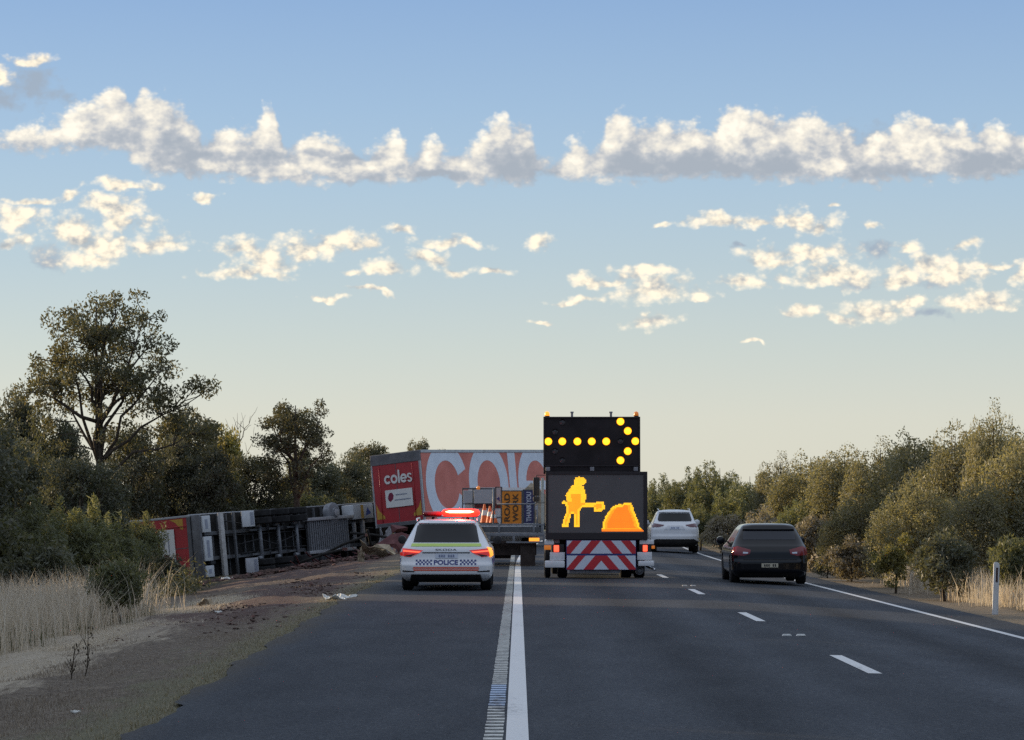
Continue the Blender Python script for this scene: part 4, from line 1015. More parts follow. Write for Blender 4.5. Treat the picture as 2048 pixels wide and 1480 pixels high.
patch('rear_window', hb, [(-0.61, 1.03), (0.61, 1.03), (0.575, 1.235), (-0.575, 1.235)], M_GLASSB, hatch)
patch('roof_spoiler', hb, [(-0.60, 1.245), (0.60, 1.245), (0.56, 1.305), (-0.56, 1.305)], M_BLACKC, hatch, off=0.05, rim=0.05)
for s in (-1, 1):
    L = patch('tail_light', hb, [(s * 0.44, 0.80), (s * 0.74, 0.88), (s * 0.855, 0.84), (s * 0.86, 0.68), (s * 0.60, 0.665), (s * 0.46, 0.71)][::s], M_REDDARK, hatch, off=0.010)
    patch('reversing_lamp', hb, [(s * 0.50, 0.745), (s * 0.62, 0.755), (s * 0.62, 0.715), (s * 0.51, 0.715)][::s], M_CHROME, L, off=0.014)
    patch('side_window', hb, [(0.55, 0.98), (2.70, 0.98), (2.30, 1.26), (0.70, 1.27)], M_GLASSB, hatch, axis='x', side=s)
    mi = MB(); mi.lathe((s * 0.96, 2.75, 0.99), (0, 1, 0), [(-.07, .05), (-.05, .095), (.04, .10), (.10, .06), (.13, .01)], 14); mi.box(min(s * .80, s * .92), max(s * .80, s * .92), 2.72, 2.78, .95, .985)
    mi.build('side_mirror', M_BLACKC, hatch, smooth=40)
patch('number_plate', hb, [(-0.20, 0.40), (0.18, 0.40), (0.18, 0.495), (-0.20, 0.495)], M_PLATEY, hatch, off=0.012)
smudges(hb, -0.15, 0.14, 0.42, 0.475, M_DARKP, hatch, 6, off=0.017)
patch('tailgate_seam', hb, [(-0.62, 0.565), (0.62, 0.565), (0.62, 0.58), (-0.62, 0.58)], M_UNDER, hatch, off=0.003)
patch('rear_diffuser', hb, [(-0.66, 0.17), (0.66, 0.17), (0.60, 0.27), (-0.60, 0.27)], M_UNDER, hatch, off=0.010)
for y in (0.78, 3.36):
    for s in (-1, 1): wheel(hatch, s * 0.765, y, 0.315, 0.215, 0.215, s, M_r=M_DARKP)
un = MB(); un.box(-0.6, 0.6, 0.3, 3.9, 0.19, 0.30); un.build('underbody', M_UNDER, hatch)
wv = MB(); wv.tube([(0.0, .30, 1.0), (0.12, .28, 1.04), (0.30, .29, 1.05)], 0.012, 6); wv.build('wiper', M_DARKP, hatch)

# ------------------------------------------------------------------ white four-wheel drive ahead
SY = 5200 / 50.0
sc_ = at(1350, 1020, SY)
suv = thing('white_suv', 'white high-riding car ahead in the right lane, partly behind the sign truck', 'car', (sc_.x, SY, road_z(sc_.x - bend(SY))), rz=-0.02)
keys = [(0.24, 0.82, 0.14, 4.6), (0.34, 0.90, 0.04, 4.75), (0.46, 0.955, 0.0, 4.82), (0.66, 0.965, 0.0, 4.86), (0.76, 0.965, 0.03, 4.84), (0.95, 0.955, 0.05, 4.6), (1.06, 0.93, 0.09, 4.2), (1.14, 0.89, 0.16, 3.7), (1.28, 0.82, 0.27, 3.3), (1.48, 0.74, 0.42, 2.95), (1.60, 0.69, 0.50, 2.7), (1.675, 0.62, 0.56, 2.4), (1.72, 0.45, 0.8, 2.0), (1.735, 0.2, 1.1, 1.7)]
me, sb = car_body(keys, rr=0.34, wheels=(0.95, 3.74), wr=0.375); me.materials.append(M_WHITE)
link('body', me, suv)
patch('rear_window', sb, [(-0.64, 1.265), (0.66, 1.265), (0.68, 1.34), (0.62, 1.56), (0.56, 1.585), (-0.56, 1.585), (-0.62, 1.56), (-0.68, 1.34)], M_GLASS, suv)
patch('roof_spoiler', sb, [(-0.64, 1.60), (0.64, 1.60), (0.58, 1.655), (-0.58, 1.655)], M_WHITE, suv, off=0.06, rim=0.06)
M_PURP = mat('dark_red_lamp_lens', (0.085, 0.016, 0.030), 0.15, spec=0.7)
for s in (-1, 1):
    patch('tail_light', sb, [(s * 0.42, 1.12), (s * 0.90, 1.20), (s * 0.945, 1.13), (s * 0.93, 1.04), (s * 0.66, 1.03), (s * 0.46, 1.085)][::s], M_PURP, suv, off=0.012)
    patch('side_window', sb, [(0.6, 1.22), (3.2, 1.22), (2.85, 1.52), (0.85, 1.54)], M_GLASS, suv, axis='x', side=s)
    rl = MB(); rl.tube([(s * 0.62, 0.85, 1.70), (s * 0.63, 1.0, 1.755), (s * 0.62, 2.5, 1.765), (s * 0.60, 2.75, 1.70)], 0.018, 8); rl.build('roof_rail', M_CHROME, suv, smooth=True)
    mi = MB(); mi.lathe((s * 1.05, 3.35, 1.22), (0, 1, 0), [(-.08, .05), (-.06, .10), (.04, .11), (.12, .06), (.14, .01)], 14); mi.box(min(s * .88, s * 1.0), max(s * .88, s * 1.0), 3.32, 3.38, 1.17, 1.20)
    mi.build('side_mirror', M_WHITE, suv, smooth=40)
M_SILV = mat('silver_garnish', (0.46, 0.47, 0.49), 0.3, metal=0.5)
patch('tailgate_garnish', sb, [(-0.42, 0.93), (0.42, 0.93), (0.30, 1.10), (-0.30, 1.10)], M_SILV, suv, off=0.006)
patch('number_plate', sb, [(-0.20, 0.95), (0.20, 0.95), (0.20, 1.05), (-0.20, 1.05)], M_PLATE, suv, off=0.014)
smudges(sb, -0.16, 0.16, 0.975, 1.03, M_SMUDGE, suv, 6, off=0.019)
patch('lower_bumper', sb, [(-0.90, 0.25), (0.90, 0.25), (0.93, 0.46), (0.76, 0.56), (-0.76, 0.56), (-0.93, 0.46)], M_UNDER, suv, off=0.012)
for y in (0.95, 3.74):
    for s in (-1, 1): wheel(suv, s * 0.83, y, 0.375, 0.24, 0.25, s)
un = MB(); un.box(-0.7, 0.7, 0.3, 4.4, 0.26, 0.40); un.build('underbody', M_UNDER, suv)

# ------------------------------------------------------------------ sign truck with arrow board, message board and chevrons
TY = 5200 / 85.4
def TP(zx, zy):                                          # coordinates read off the truck's tail plane, metres from the centre of its board
    p = at(1060 + zx / 3.896, 800 + zy / 3.896, TY); return p.x, p.z
def TQ(zx, zy):
    p = at(1060 + zx / 7.585, 1060 + zy / 7.585, TY); return p.x, p.z
tx0 = at(1198, 1020, TY).x
truck = thing('sign_truck', 'white road works truck carrying an amber arrow board above a digging man message board', 'truck', (tx0, TY, 0))
def L(p): return (p[0] - tx0, p[1])
M_BOARD = mat('matt_black_board', (0.016, 0.013, 0.015), 0.65, spec=0.3, dirt=0.25, dscale=3)
M_FRAME = mat('dark_board_frame', (0.022, 0.018, 0.020), 0.5, spec=0.4)
M_SCREEN = mat('led_screen_face', (0.105, 0.098, 0.098), 0.38, spec=0.5, dirt=0.12, dscale=2)
M_TWHITE = mat('white_truck_paint', (0.68, 0.70, 0.72), 0.35, coat=0.3, dirt=0.10, dscale=3)
M_GREYM = mat('galvanised_grey', (0.24, 0.25, 0.27), 0.5, metal=0.4, dirt=0.2)
M_LAMPY = mat('lit_arrow_lamp', (1, .7, .1), 0.3, emit=(1.0, 0.62, 0.015), estr=1.5)
M_LAMPO = mat('lit_arrow_lamp_rim', (1, .4, .05), 0.3, emit=(1.0, 0.30, 0.01), estr=1.0)
M_LAMPOFF = mat('unlit_arrow_lamp', (0.055, 0.052, 0.055), 0.25, spec=0.6)
M_CREDs = mat('red_reflective_sheet', (0.52, 0.026, 0.036), 0.35, dirt=0.12, dscale=4)
M_CWHs = mat('white_reflective_sheet', (0.62, 0.67, 0.75), 0.35, dirt=0.06, dscale=4)
(ax0, az1), (ax1, az0) = L(TP(108, 133)), L(TP(858, 575))
ab = MB(); ab.box(ax0, ax1, 0.10, 0.20, az0, az1, ch=0.012); abo = ab.build('arrow_board', M_BOARD, truck)
fr = MB()
for (a, b, c, d) in ((ax0 - .01, ax0 + .025, az0, az1 + .01), (ax1 - .025, ax1 + .01, az0, az1 + .01), (ax0, ax1, az1 - .02, az1 + .012), (ax0, ax1, az0, az0 + .03), (ax0, ax1, L(TP(0, 512))[1] - .012, L(TP(0, 512))[1] + .012)):
    fr.box(a, b, 0.075, 0.215, c, d)
fr.build('board_frame', M_FRAME, abo)
def lamp(zx, zy, lit, r=0.081):
    x, z = L(TP(zx, zy)); b = MB()
    b.lathe((x, 0.098, z), (0, -1, 0), [(0, r * 1.12), (0.012, r * 1.12), (0.016, r * 1.0)], 20)
    o = b.build('arrow_lamp', (M_LAMPO if lit else M_LAMPOFF), abo, smooth=40)
    b = MB(); b.lathe((x, 0.083, z), (0, -1, 0), [(0, r * .98), (0.02, r * .90), (0.034, r * .55), (0.040, 0.002)], 20)
    if lit: b.build('lamp_lens', M_LAMPY, o, smooth=True)
    v = MB(); pts = [(x + r * 1.12 * math.cos(t), z + r * 1.12 * math.sin(t)) for t in [R(20 + 14 * k) for k in range(11)]]
    for p, q in zip(pts, pts[1:]): v.face([(p[0], 0.095, p[1]), (q[0], 0.095, q[1]), (q[0], 0.02, q[1] + .004), (p[0], 0.02, p[1] + .004)])
    v.build('lamp_hood', M_FRAME, o)
for zx, zy in [(143, 322), (252, 322), (370, 322), (482, 322), (595, 322), (822, 320), (763, 240), (706, 167), (763, 398), (706, 470)]: lamp(zx, zy, True)
for zx, zy in [(252, 172), (195, 247), (195, 398), (252, 470), (706, 320)]: lamp(zx, zy, False, 0.062)
bk = MB()
for zx in (140, 484, 825):
    x, z = L(TP(zx, 537)); bk.box(x - .05, x + .05, 0.03, 0.10, z - .05, z + .045, ch=.01)
bk.build('hinge_brackets', M_GREYM, abo)
for zx, m_ in ((134, M_AMBER), (830, M_AMBERD)):
    x, z = L(TP(zx, 120)); b = MB(); b.cyl((x, .15, z - .02), (0, 0, 1), .06, .03, 16); o = b.build('corner_beacon', M_DARKP, abo)
    b = MB(); b.lathe((x, .15, z), (0, 0, 1), [(-.01, .055), (.03, .058), (.075, .05), (.10, .01)], 16); b.build('beacon_lens', m_, o, smooth=True)
for zx in (328, 632):
    x, z = L(TP(zx, 105)); b = MB(); b.box(x - .028, x + .028, .13, .19, az1, az1 + .135, ch=.006); b.box(x - .04, x + .04, .12, .20, az1 + .10, az1 + .135, ch=.006); b.build('lifting_post', M_GREYM, abo)
(vx0, vz1), (vx1, vz0) = L(TP(122, 558)), L(TP(916, 1088))
vb = MB(); vb.box(vx0, vx1, 0.02, 0.26, vz0, vz1, ch=0.02); vbo = vb.build('message_board', M_FRAME, truck)
(sx0, sz1), (sx1, sz0) = L(TP(141, 580)), L(TP(886, 1034))
sc2 = MB(); sc2.box(sx0, sx1, 0.012, 0.03, sz0, sz1); sco = sc2.build('led_screen', M_SCREEN, vbo)
fr = MB()
for (a, b, c, d) in ((vx0, sx0, vz0, vz1), (sx1, vx1, vz0, vz1), (sx0, sx1, sz1, vz1), (sx0, sx1, vz0, sz0)): fr.box(a, b, -0.01, 0.05, c, d, ch=0.006)
fr.build('screen_bezel', M_FRAME, vbo)
# the picture on the screen, dot by dot
def inpoly(x, y, P):
    c = False
    for (x1, y1), (x2, y2) in zip(P, P[1:] + P[:1]):
        if (y1 > y) != (y2 > y) and x < (x2 - x1) * (y - y1) / (y2 - y1) + x1: c = not c
    return c
MAN = [[(340, 640), (352, 608), (380, 598), (415, 600), (434, 622), (434, 650), (415, 668), (372, 660), (348, 655)],
       [(345, 655), (375, 660), (420, 672), (436, 740), (432, 805), (500, 805), (520, 790), (578, 792), (582, 850), (555, 866), (500, 868), (496, 838), (402, 838), (388, 862), (388, 990), (345, 994), (345, 888), (322, 888), (310, 938), (296, 990), (250, 988), (256, 940), (280, 880), (286, 835), (270, 808), (250, 806), (256, 786), (290, 790), (278, 745), (300, 705), (325, 672)]]
HEAP = [[(562, 1028), (564, 960), (590, 905), (618, 862), (650, 828), (688, 812), (720, 814), (736, 798), (786, 800), (803, 830), (805, 856), (828, 905), (845, 950), (852, 988), (884, 1014), (880, 1028)]]
M_LEDY = mat('yellow_led', (1, .6, .05), 0.4, emit=(1.0, 0.50, 0.012), estr=1.15)
M_LEDO = mat('orange_led', (1, .4, .02), 0.4, emit=(1.0, 0.32, 0.010), estr=1.05)
M_LEDR = mat('deep_orange_led', (1, .3, .02), 0.4, emit=(1.0, 0.20, 0.008), estr=1.0)
for nm, polys, bias in (('digging_man_symbol', MAN, 0.25), ('earth_heap_symbol', HEAP, 0.85)):
    d = MB(); stp = 8.6; k = 0
    inside = lambda X, Y: any(inpoly(X, Y, P) for P in polys)
    yy = 590
    while yy < 1034:
        xx = 236
        while xx < 892:
            if inside(xx, yy):
                edge = not all(inside(xx + a * 2.2 * stp, yy + b * 2.2 * stp) for a, b in ((1, 0), (-1, 0), (0, 1), (0, -1)))
                deep = all(inside(xx + a * 4.5 * stp, yy + b * 3.2 * stp) for a, b in ((1, 0), (-1, 0), (0, 1)))
                if nm[0] == 'e': o_ = (not edge) or yy > 1010
                else: o_ = (not edge) and (yy > 800 or (yy > 730 and deep))
                d.slot(2 if (o_ and nm[0] == 'e' and (deep or yy > 1010)) else 1 if o_ else 0)
                x, z = L(TP(xx, yy)); w = stp / 3.896 / 85.4 * 0.42
                d.box(x - w, x + w, 0.004, 0.013, z - w, z + w)
            xx += stp
        yy += stp
    d.build(nm, [M_LEDY, M_LEDO, M_LEDR], sco, fix=False)
# chevron board
(cx0, cz1), (cx1, cz0) = L(TQ(548, 155)), L(TQ(1610, 606))
cb = MB(); cb.box(cx0, cx1, 0.0, 0.05, cz0, cz1, ch=0.006); cbo = cb.build('chevron_board', M_NAVY, truck)
S = 1 / 7.585 / 85.4; sl = .85
def bands(z_top, z_bot, spec):
    b = MB(); (x0, zt), (x1, zb) = L(TQ(556, z_top)), L(TQ(1602, z_bot)); xc = L(TQ(1080, 165))[0]; zr = L(TQ(1080, 165))[1]
    for k0, k1, sl_ in spec:
        b.slot(sl_)
        for s in (-1, 1):
            # |x| - .85 (zr - z) between k0 and k1, clipped to the half sheet
            H_ = 900 * S; poly = [(k0 * S + sl * -H_, H_), (k1 * S + sl * -H_, H_), (k1 * S + sl * H_, -H_), (k0 * S + sl * H_, -H_)]
            P = clip_rect(poly, 0, x1 - xc, zb - zr, zt - zr)
            if len(P) > 2: b.face([(xc + s * x, -0.004, zr + z) for x, z in P], flip=(s > 0))
    return b.build('chevron_sheet', [M_CREDs, M_CWHs], cbo)
bands(161, 358, [(-800, 8, 1), (8, 155, 0), (155, 300, 1), (300, 440, 0), (440, 900, 1)])
bands(387, 600, [(-900, -253, 1), (-253, -97, 0), (-97, 48, 1), (48, 170, 0), (170, 900, 1)])
# tail: lamp clusters, white panels, bumper ends, tyres
for s, X in ((-1, dict(lamp=(362, 440, 232, 330), amb=(216, 318, 232, 300), cap=(222, 362, 160, 222), cap2=(352, 450, 138, 205), pan=(302, 528, 338, 462), bum=(226, 528, 466, 572), hous=(335, 520, 215, 335))),
             (1, dict(lamp=(1715, 1782, 230, 325), amb=(1848, 1896, 238, 285), cap=(1664, 1882, 150, 216), cap2=(1690, 1790, 138, 165), pan=(1628, 1852, 335, 455), bum=(1640, 1886, 468, 548), hous=(1655, 1835, 215, 330)))):
    def bb(k, y0, y1, name, m_, par=truck, ch=.01):
        a = X[k]; (x0, z1), (x1, z0) = L(TQ(a[0], a[2])), L(TQ(a[1], a[3])); b = MB(); b.box(x0, x1, y0, y1, z0, z1, ch=ch); return b.build(name, m_, par, smooth=40)
    h = bb('hous', .06, .2, 'lamp_cluster', M_DARKP)
    bb('lamp', .03, .07, 'tail_lamp', M_REDLIT, h); bb('amb', .05, .16, 'turn_lamp', M_AMBERD, h)
    bb('cap', .04, .30, 'lamp_cap', M_TWHITE, h); bb('cap2', .10, .36, 'cap_top', M_GREYM, h)
    bb('pan', .05, .12, 'tail_panel', M_TWHITE); bb('bum', .0, .32, 'bumper_end', M_TWHITE, ch=.03)
(x0, z1), (x1, z0) = L(TQ(600, 606)), L(TQ(1375, 652)); b = MB(); b.box(x0, x1, .08, .16, z0, z1, ch=.01)
for x in (x0 + .15, x1 - .15): b.box(x - .03, x + .03, .1, .16, z1, z1 + .2)
b.build('underrun_bar', M_GREYM, truck)
for (a, c, n_) in ((222, 318, 1), (425, 575, 2), (1378, 1560, 2), (1600, 1762, 1)):
    (xa, _), (xc, zt) = L(TQ(a, 0)), L(TQ(c, 575)); xm = (xa + xc) / 2
    wheel(truck, xm, .95, 0.37, (xc - xa), .2, -1 if xm < 0 else 1, M_r=M_GREYM)
for s in (-1, 1): wheel(truck, s * 0.95, 4.7, 0.37, .22, .2, s, M_r=M_GREYM)
x, z = L(TQ(1668, 640)); b = MB(); b.lathe((x, .32, z + .03), (0, -1, 0), [(0, .10), (.02, .10), (.03, .06), (.05, .045), (.055, .005)], 18); b.build('spare_wheel_hub', M_GREYM, truck, smooth=40)
b = MB(); (xa, za), (xb, zb) = L(TQ(1785, 575)), L(TQ(1898, 605)); b.tube([(xa, .5, za + .03), (xb, .12, zb)], .028, 10); b.build('exhaust_pipe', M_CHROME, truck, smooth=True)
b = MB(); b.box(-1.0, 1.0, .40, 5.4, .55, .72); b.box(-.40, -.30, .1, 5.6, .42, .58); b.box(.30, .40, .1, 5.6, .42, .58); b.box(-1.04, 1.04, .34, 3.6, .72, .95); b.build('chassis', M_UNDER, truck)
b = MB(); b.box(-.9, .9, 0.35, 3.5, .96, 1.05); 
for x in (-.6, .6): b.box(x - .05, x + .05, .26, .36, .95, az1 - .3)
b.box(-.65, .65, .27, .35, 2.0, 2.08); b.build('deck', M_GREYM, truck)
cab = MB(); cab.prism([(-1.0, .6), (1.0, .6), (1.0, 1.5), (.90, 2.25), (.80, 2.36), (-.80, 2.36), (-.90, 2.25), (-1.0, 1.5)], 3.75, 5.6); cabo = cab.build('cab', M_TWHITE, truck)
b = MB(); b.box(-.7, .7, 3.735, 3.76, 1.5, 2.1); b.build('cab_rear_window', M_GLASS, cabo)
b = MB(); b.box(-.85, .85, 5.595, 5.62, 1.35, 2.15); b.build('windscreen', M_GLASS, cabo)
mx, mz1 = L(TP(62, 580)); _, mz0 = L(TP(62, 780))
for s in (-1, 1):
    b = MB(); x = -1.30 * -s if s > 0 else mx
    b.tube([(s * .95, 5.2, mz1 + .05), (x, 5.1, mz1 + .05), (x, 5.1, mz0 - .05), (s * .95, 5.2, mz0 - .05)], .014, 6); o = b.build('mirror_arm', M_DARKP, truck)
    b = MB(); b.box(x - .085, x + .085, 5.05, 5.14, mz0 + .13, mz1, ch=.03); b.build('mirror_head', M_DARKP, o, smooth=40)
    b = MB(); b.box(x - .085, x + .085, 5.05, 5.14, mz0 - .02, mz0 + .11, ch=.03); b.build('spotter_mirror', M_DARKP, o, smooth=40)

# ------------------------------------------------------------------ flat-top works truck beyond the police car
FY = 5200 / 70.0
fx0 = at(1000, 1020, FY).x
flat = thing('works_truck', 'grey flat-top works truck loaded with stacked signs, stopped beyond the police car', 'truck', (fx0, FY, 0))
def F(zx, zy):
    p = at(900 + zx / 7.4, 950 + zy / 7.4, FY); return p.x - fx0, p.z
M_STEEL = mat('weathered_grey_steel', (0.20, 0.21, 0.23), 0.55, metal=0.3, dirt=0.3)
M_STEELD = mat('dark_grey_steel', (0.10, 0.104, 0.112), 0.6, metal=0.2, dirt=0.3)
M_PALE = mat('pale_grey_panel', (0.36, 0.36, 0.38), 0.5, dirt=0.12)
M_FLAP = mat('brown_dusty_rubber', (0.045, 0.034, 0.030), 0.85, spec=0.2, dirt=0.3)
M_SIGNO = mat('orange_sign_sheet', (0.72, 0.24, 0.015), 0.4, dirt=0.12, dscale=3)
M_SIGNB = mat('dark_blue_sign_sheet', (0.030, 0.034, 0.115), 0.4, dirt=0.12, dscale=3)
M_INK = mat('black_sign_ink', (0.07, 0.035, 0.012), 0.5)
M_WINK = mat('white_sign_ink', (0.50, 0.52, 0.60), 0.5)
def fb(mb, xa, xb, ya, yb, y0, y1, ch=0.008):
    (x0, z1), (x1, z0) = F(xa, ya), F(xb, yb); mb.box(x0, x1, y0, y1, z0, z1, ch=ch); return mb
LX = 130 - 20                                            # the tray's left side in the same units
b = MB(); fb(b, LX, 1390, 857, 905, 0, 2.0 * 2.2); fb(b, LX, 1400, 984, 1008, 0.0, .10); fb(b, 925, 960, 905, 984, .0, .10); fb(b, 1370, 1402, 905, 990, .0, .10); fb(b, LX, LX + 40, 905, 984, .0, .10); fb(b, 560, 600, 905, 984, 0, .1)
b.build('tray', M_STEEL, flat, smooth=40)
b = MB(); fb(b, LX, 1400, 722, 748, 0.02, .08)
for x in (LX + 10, 420, 725, 1240, 1365): fb(b, x - 17, x + 17, 748, 858, 0.0, .07)
b.build('tailgate_frame', M_STEEL, flat, smooth=40)
b = MB(); fb(b, LX + 30, 1370, 765, 852, 0.035, .06); b.build('tailgate_board', M_STEELD, flat)
b = MB(); fb(b, 1170, 1322, 930, 980, 0.03, .08); b.build('tail_lamp', M_AMBER, flat)
b = MB(); fb(b, 150, 300, 930, 980, 0.03, .08); b.build('tail_lamp', M_REDDARK, flat)
b = MB(); fb(b, 640, 830, 975, 1010, -.05, .02); b.build('tow_crossbar', M_FLAP, flat)
b = MB(); fb(b, 150, 1280, 1008, 1190, .25, .9); fb(b, 560, 900, 1150, 1240, .5, .8); b.build('chassis', M_FLAP, flat)
for xa, xb in ((1040, 1262), (140, 360)):
    b = MB(); fb(b, xa, xb, 1020, 1345, .12, .14, ch=0); b.build('mud_flap', M_FLAP, flat)
    (xl, _), (xr, zt) = F(xa + 15, 0), F(xb - 15, 0); 
    wheel(flat, (xl + xr) / 2, .75, .40, xr - xl, .22, -1 if xl < 0 else 1, M_r=M_STEEL); wheel(flat, (xl + xr) / 2, 4.6, .40, .24, .22, -1 if xl < 0 else 1, M_r=M_STEEL)
# cab and head rack
(xa, z1), (xb, z0) = F(170, 165), F(1330, 900)
b = MB(); b.prism([(xa, .6), (xb, .6), (xb, z1 - .35), (xb - .12, z1 - .04), (xb - .25, z1), (xa + .25, z1), (xa + .12, z1 - .04), (xa, z1 - .35)], 4.45, 5.9); cabo = b.build('cab', M_TWHITE, flat)
b = MB(); b.box(xa + .3, xb - .3, 4.43, 4.47, z1 - .62, z1 - .14); b.build('cab_rear_window', M_GLASS, cabo)
b = MB(); b.box(xa + .15, xb - .15, 5.88, 5.92, z1 - .9, z1 - .12); b.build('windscreen', M_GLASS, cabo)
b = MB()
for x in (140, 303, 612, 640): fb(b, x - 9, x + 9, 175, 722, 4.2, 4.26)
fb(b, 135, 640, 172, 198, 4.2, 4.26); fb(b, 135, 640, 412, 430, 4.2, 4.26)
for x in (480,): fb(b, x - 8, x + 8, 430, 722, 4.2, 4.26)
b.build('head_rack', M_STEELD, flat)
b = MB(); fb(b, 150, 296, 212, 404, 4.16, 4.19); b.build('rack_panel', M_PALE, flat)
b = MB(); fb(b, 318, 602, 200, 415, 4.16, 4.19); b.build('rack_panel', M_PALE, flat)
x, z = F(385, 172); b = MB(); b.lathe((x, 4.2, z), (0, 0, 1), [(-.05, .05), (0, .055), (.04, .045), (.06, .01)], 14); b.build('roof_beacon', M_AMBERD, flat, smooth=True)
# rails round the right-hand rear corner, and a pale post
b = MB(); R1 = lambda zx, zy, y: (F(zx, zy)[0], y, F(zx, zy)[1])
b.tube([R1(690, 432, .08), R1(1240, 430, .08), R1(1290, 405, .08), R1(1300, 330, .08), R1(1300, 240, .08)], .02, 8)
b.tube([R1(1290, 440, .06), R1(1290, 860, .06)], .022, 8); b.tube([R1(640, 200, .1), R1(640, 722, .1)], .022, 8); b.tube([R1(670, 625, .5), R1(760, 625, .5)], .03, 8)
b.tube([R1(1300, 240, .08), R1(1300, 240, 4.0)], .02, 8); b.tube([R1(1290, 640, .08), R1(1290, 640, 4.0)], .02, 8)
b.build('side_rail', M_STEEL, flat, smooth=True)
b = MB(); fb(b, 1350, 1392, 40, 905, .3, .36); b.build('corner_post', mat('pale_post', (0.46, 0.47, 0.42), .5), flat)
x, z = F(1278, 492); b = MB(); b.box(x - .035, x + .035, .03, .07, z - .05, z + .05, ch=.01); b.build('small_white_lamp', M_PALE, flat)
# the load: each its own thing, standing on the tray
trz = F(0, 722)[1]
def load_sign(name, label, xa, xb, ya, yb, y, m, group='stacked signs on the works truck'):
    (x0, z1), (x1, z0) = F(xa, ya), F(xb, yb)
    t = thing(name, label, 'road sign', (fx0 + (x0 + x1) / 2, FY + y, z0), group=group)
    b = MB(); w = (x1 - x0) / 2; b.box(-w, w, 0, .02, 0, z1 - z0, ch=.006); b.build('sign_sheet', m, t)
    b = MB(); 
    for s in (-1, 1): b.box(s * w - .02, s * w + .02, -.006, .03, -.01, z1 - z0 + .02)
    b.box(-w, w, -.006, .03, z1 - z0, z1 - z0 + .025); b.build('sign_frame', M_STEELD, t)
    return t, w, z1 - z0
t, w, h = load_sign('road_work_sign', 'orange road work sign stacked upright on its side on the works truck', 758, 1068, 238, 722, .55, M_SIGNO)
flat_text('sign_lettering', 'ROAD', -w * .45, h * .5, h * .88, w * .55, -.010, M_INK, t, bold=.03, rot=R(90))
flat_text('sign_lettering', 'WORK', w * .36, h * .5, h * .88, w * .55, -.010, M_INK, t, bold=.03, rot=R(90))
t, w, h = load_sign('blue_sign', 'dark blue sign with pale letters stacked beside the orange road work sign', 1085, 1250, 225, 715, .60, M_SIGNB)
flat_text('sign_lettering', 'THANK YOU', 0, h * .5, h * .9, w * .9, -.010, M_WINK, t, bold=.03, rot=R(90))
t, w, h = load_sign('white_sign', 'pale sign standing behind the upper left corner of the orange road work sign', 670, 760, 180, 420, 1.2, M_PALE)
b = MB(); b.prism([(-w * .7, h * .30), (w * .5, h * .12), (w * .2, h * .42)], -.012, -.006); b.build('sign_symbol', M_NAVY, t)
M_CONE = mat('orange_cone_rubber', (0.70, 0.13, 0.02), 0.55); M_CONEW = mat('white_cone_sleeve', (0.62, 0.62, 0.60), .5)
def cone(px, py, top, y, label):
    p = at(px, py, FY + y); H = at(px, top, FY + y).z - trz
    t = thing('traffic_cone', label, 'traffic cone', (p.x, FY + y, trz), group='traffic cones on the works truck')
    b = MB(); b.box(-.16, .16, -.16, .16, 0, .03, ch=.01); b.build('cone_base', M_FLAP, t)
    b = MB(); b.lathe((0, 0, 0), (0, 0, 1), [(.03, .125), (H * .96, .03), (H, .02)], 18); b.build('cone_body', M_CONE, t, smooth=40)
    b = MB(); b.lathe((0, 0, 0), (0, 0, 1), [(H * .42, .125 - .095 * .42 + .005), (H * .68, .125 - .095 * .68 + .005)], 18); b.build('reflective_sleeve', M_CONEW, t, smooth=40)
cone(987, 1047, 1020, .5, 'orange traffic cone on the works truck tray, left of the orange sign')
cone(980, 1047, 1012, .9, 'traffic cone further back on the tray, half behind the other cone')
cone(969, 1047, 1008, 1.5, 'traffic cone farthest left on the works truck tray')
p = at(1061, 980, FY + 3.2); t = thing('folded_tarpaulin', 'peaked beige tarpaulin bundle above the dark blue sign', 'tarpaulin', (p.x, FY + 3.2, trz))
zt = at(1061, 965, FY + 3.2).z - trz
b = MB(); b.mesh([(-.55, -.3, 0), (.55, -.3, 0), (.55, .5, 0), (-.55, .5, 0), (-.42, -.25, zt * .62), (-.1, -.15, zt * .90), (.02, 0, zt), (.2, -.1, zt * .88), (.5, -.2, zt * .66), (.45, .4, zt * .6), (0, .4, zt * .9), (-.4, .4, zt * .6)],
    [(0, 1, 8, 7, 5, 4), (5, 7, 6), (1, 2, 9, 8), (2, 3, 11, 10, 9), (3, 0, 4, 11), (4, 5, 6, 10, 11), (6, 7, 8, 9, 10), (0, 3, 2, 1)]); b.build('tarpaulin_bundle', mat('beige_tarpaulin', (.30, .25, .18), .8, dirt=.3), t)

# ------------------------------------------------------------------ the two trailers
M_TRED = mat('red_trailer_panel', (0.40, 0.036, 0.042), 0.4, dirt=0.15, dscale=1.5)
M_TSIDE = mat('faded_red_curtain', (0.62, 0.19, 0.145), 0.6, dirt=0.14, dscale=1.2, bump=0.25, bscale=3)
M_TFRAME = mat('grey_trailer_frame', (0.15, 0.15, 0.16), 0.5, metal=0.3, dirt=0.3, dscale=3)
M_TALU = mat('pale_aluminium_rail', (0.40, 0.41, 0.43), 0.4, metal=0.4, dirt=0.2)
M_TYEL = mat('yellow_corner_marking', (0.50, 0.29, 0.045), 0.5, dirt=0.2)
M_TWH = mat('white_lettering_film', (0.66, 0.71, 0.79), 0.45, dirt=0.08, dscale=2)
M_TLOGO = mat('white_logo_film', (0.72, 0.71, 0.68), 0.45, dirt=0.05)
M_GREYTX = mat('grey_small_print', (0.25, 0.27, 0.33), .5); M_DRED = mat('dark_red_badge', (0.20, 0.015, 0.05), .5)
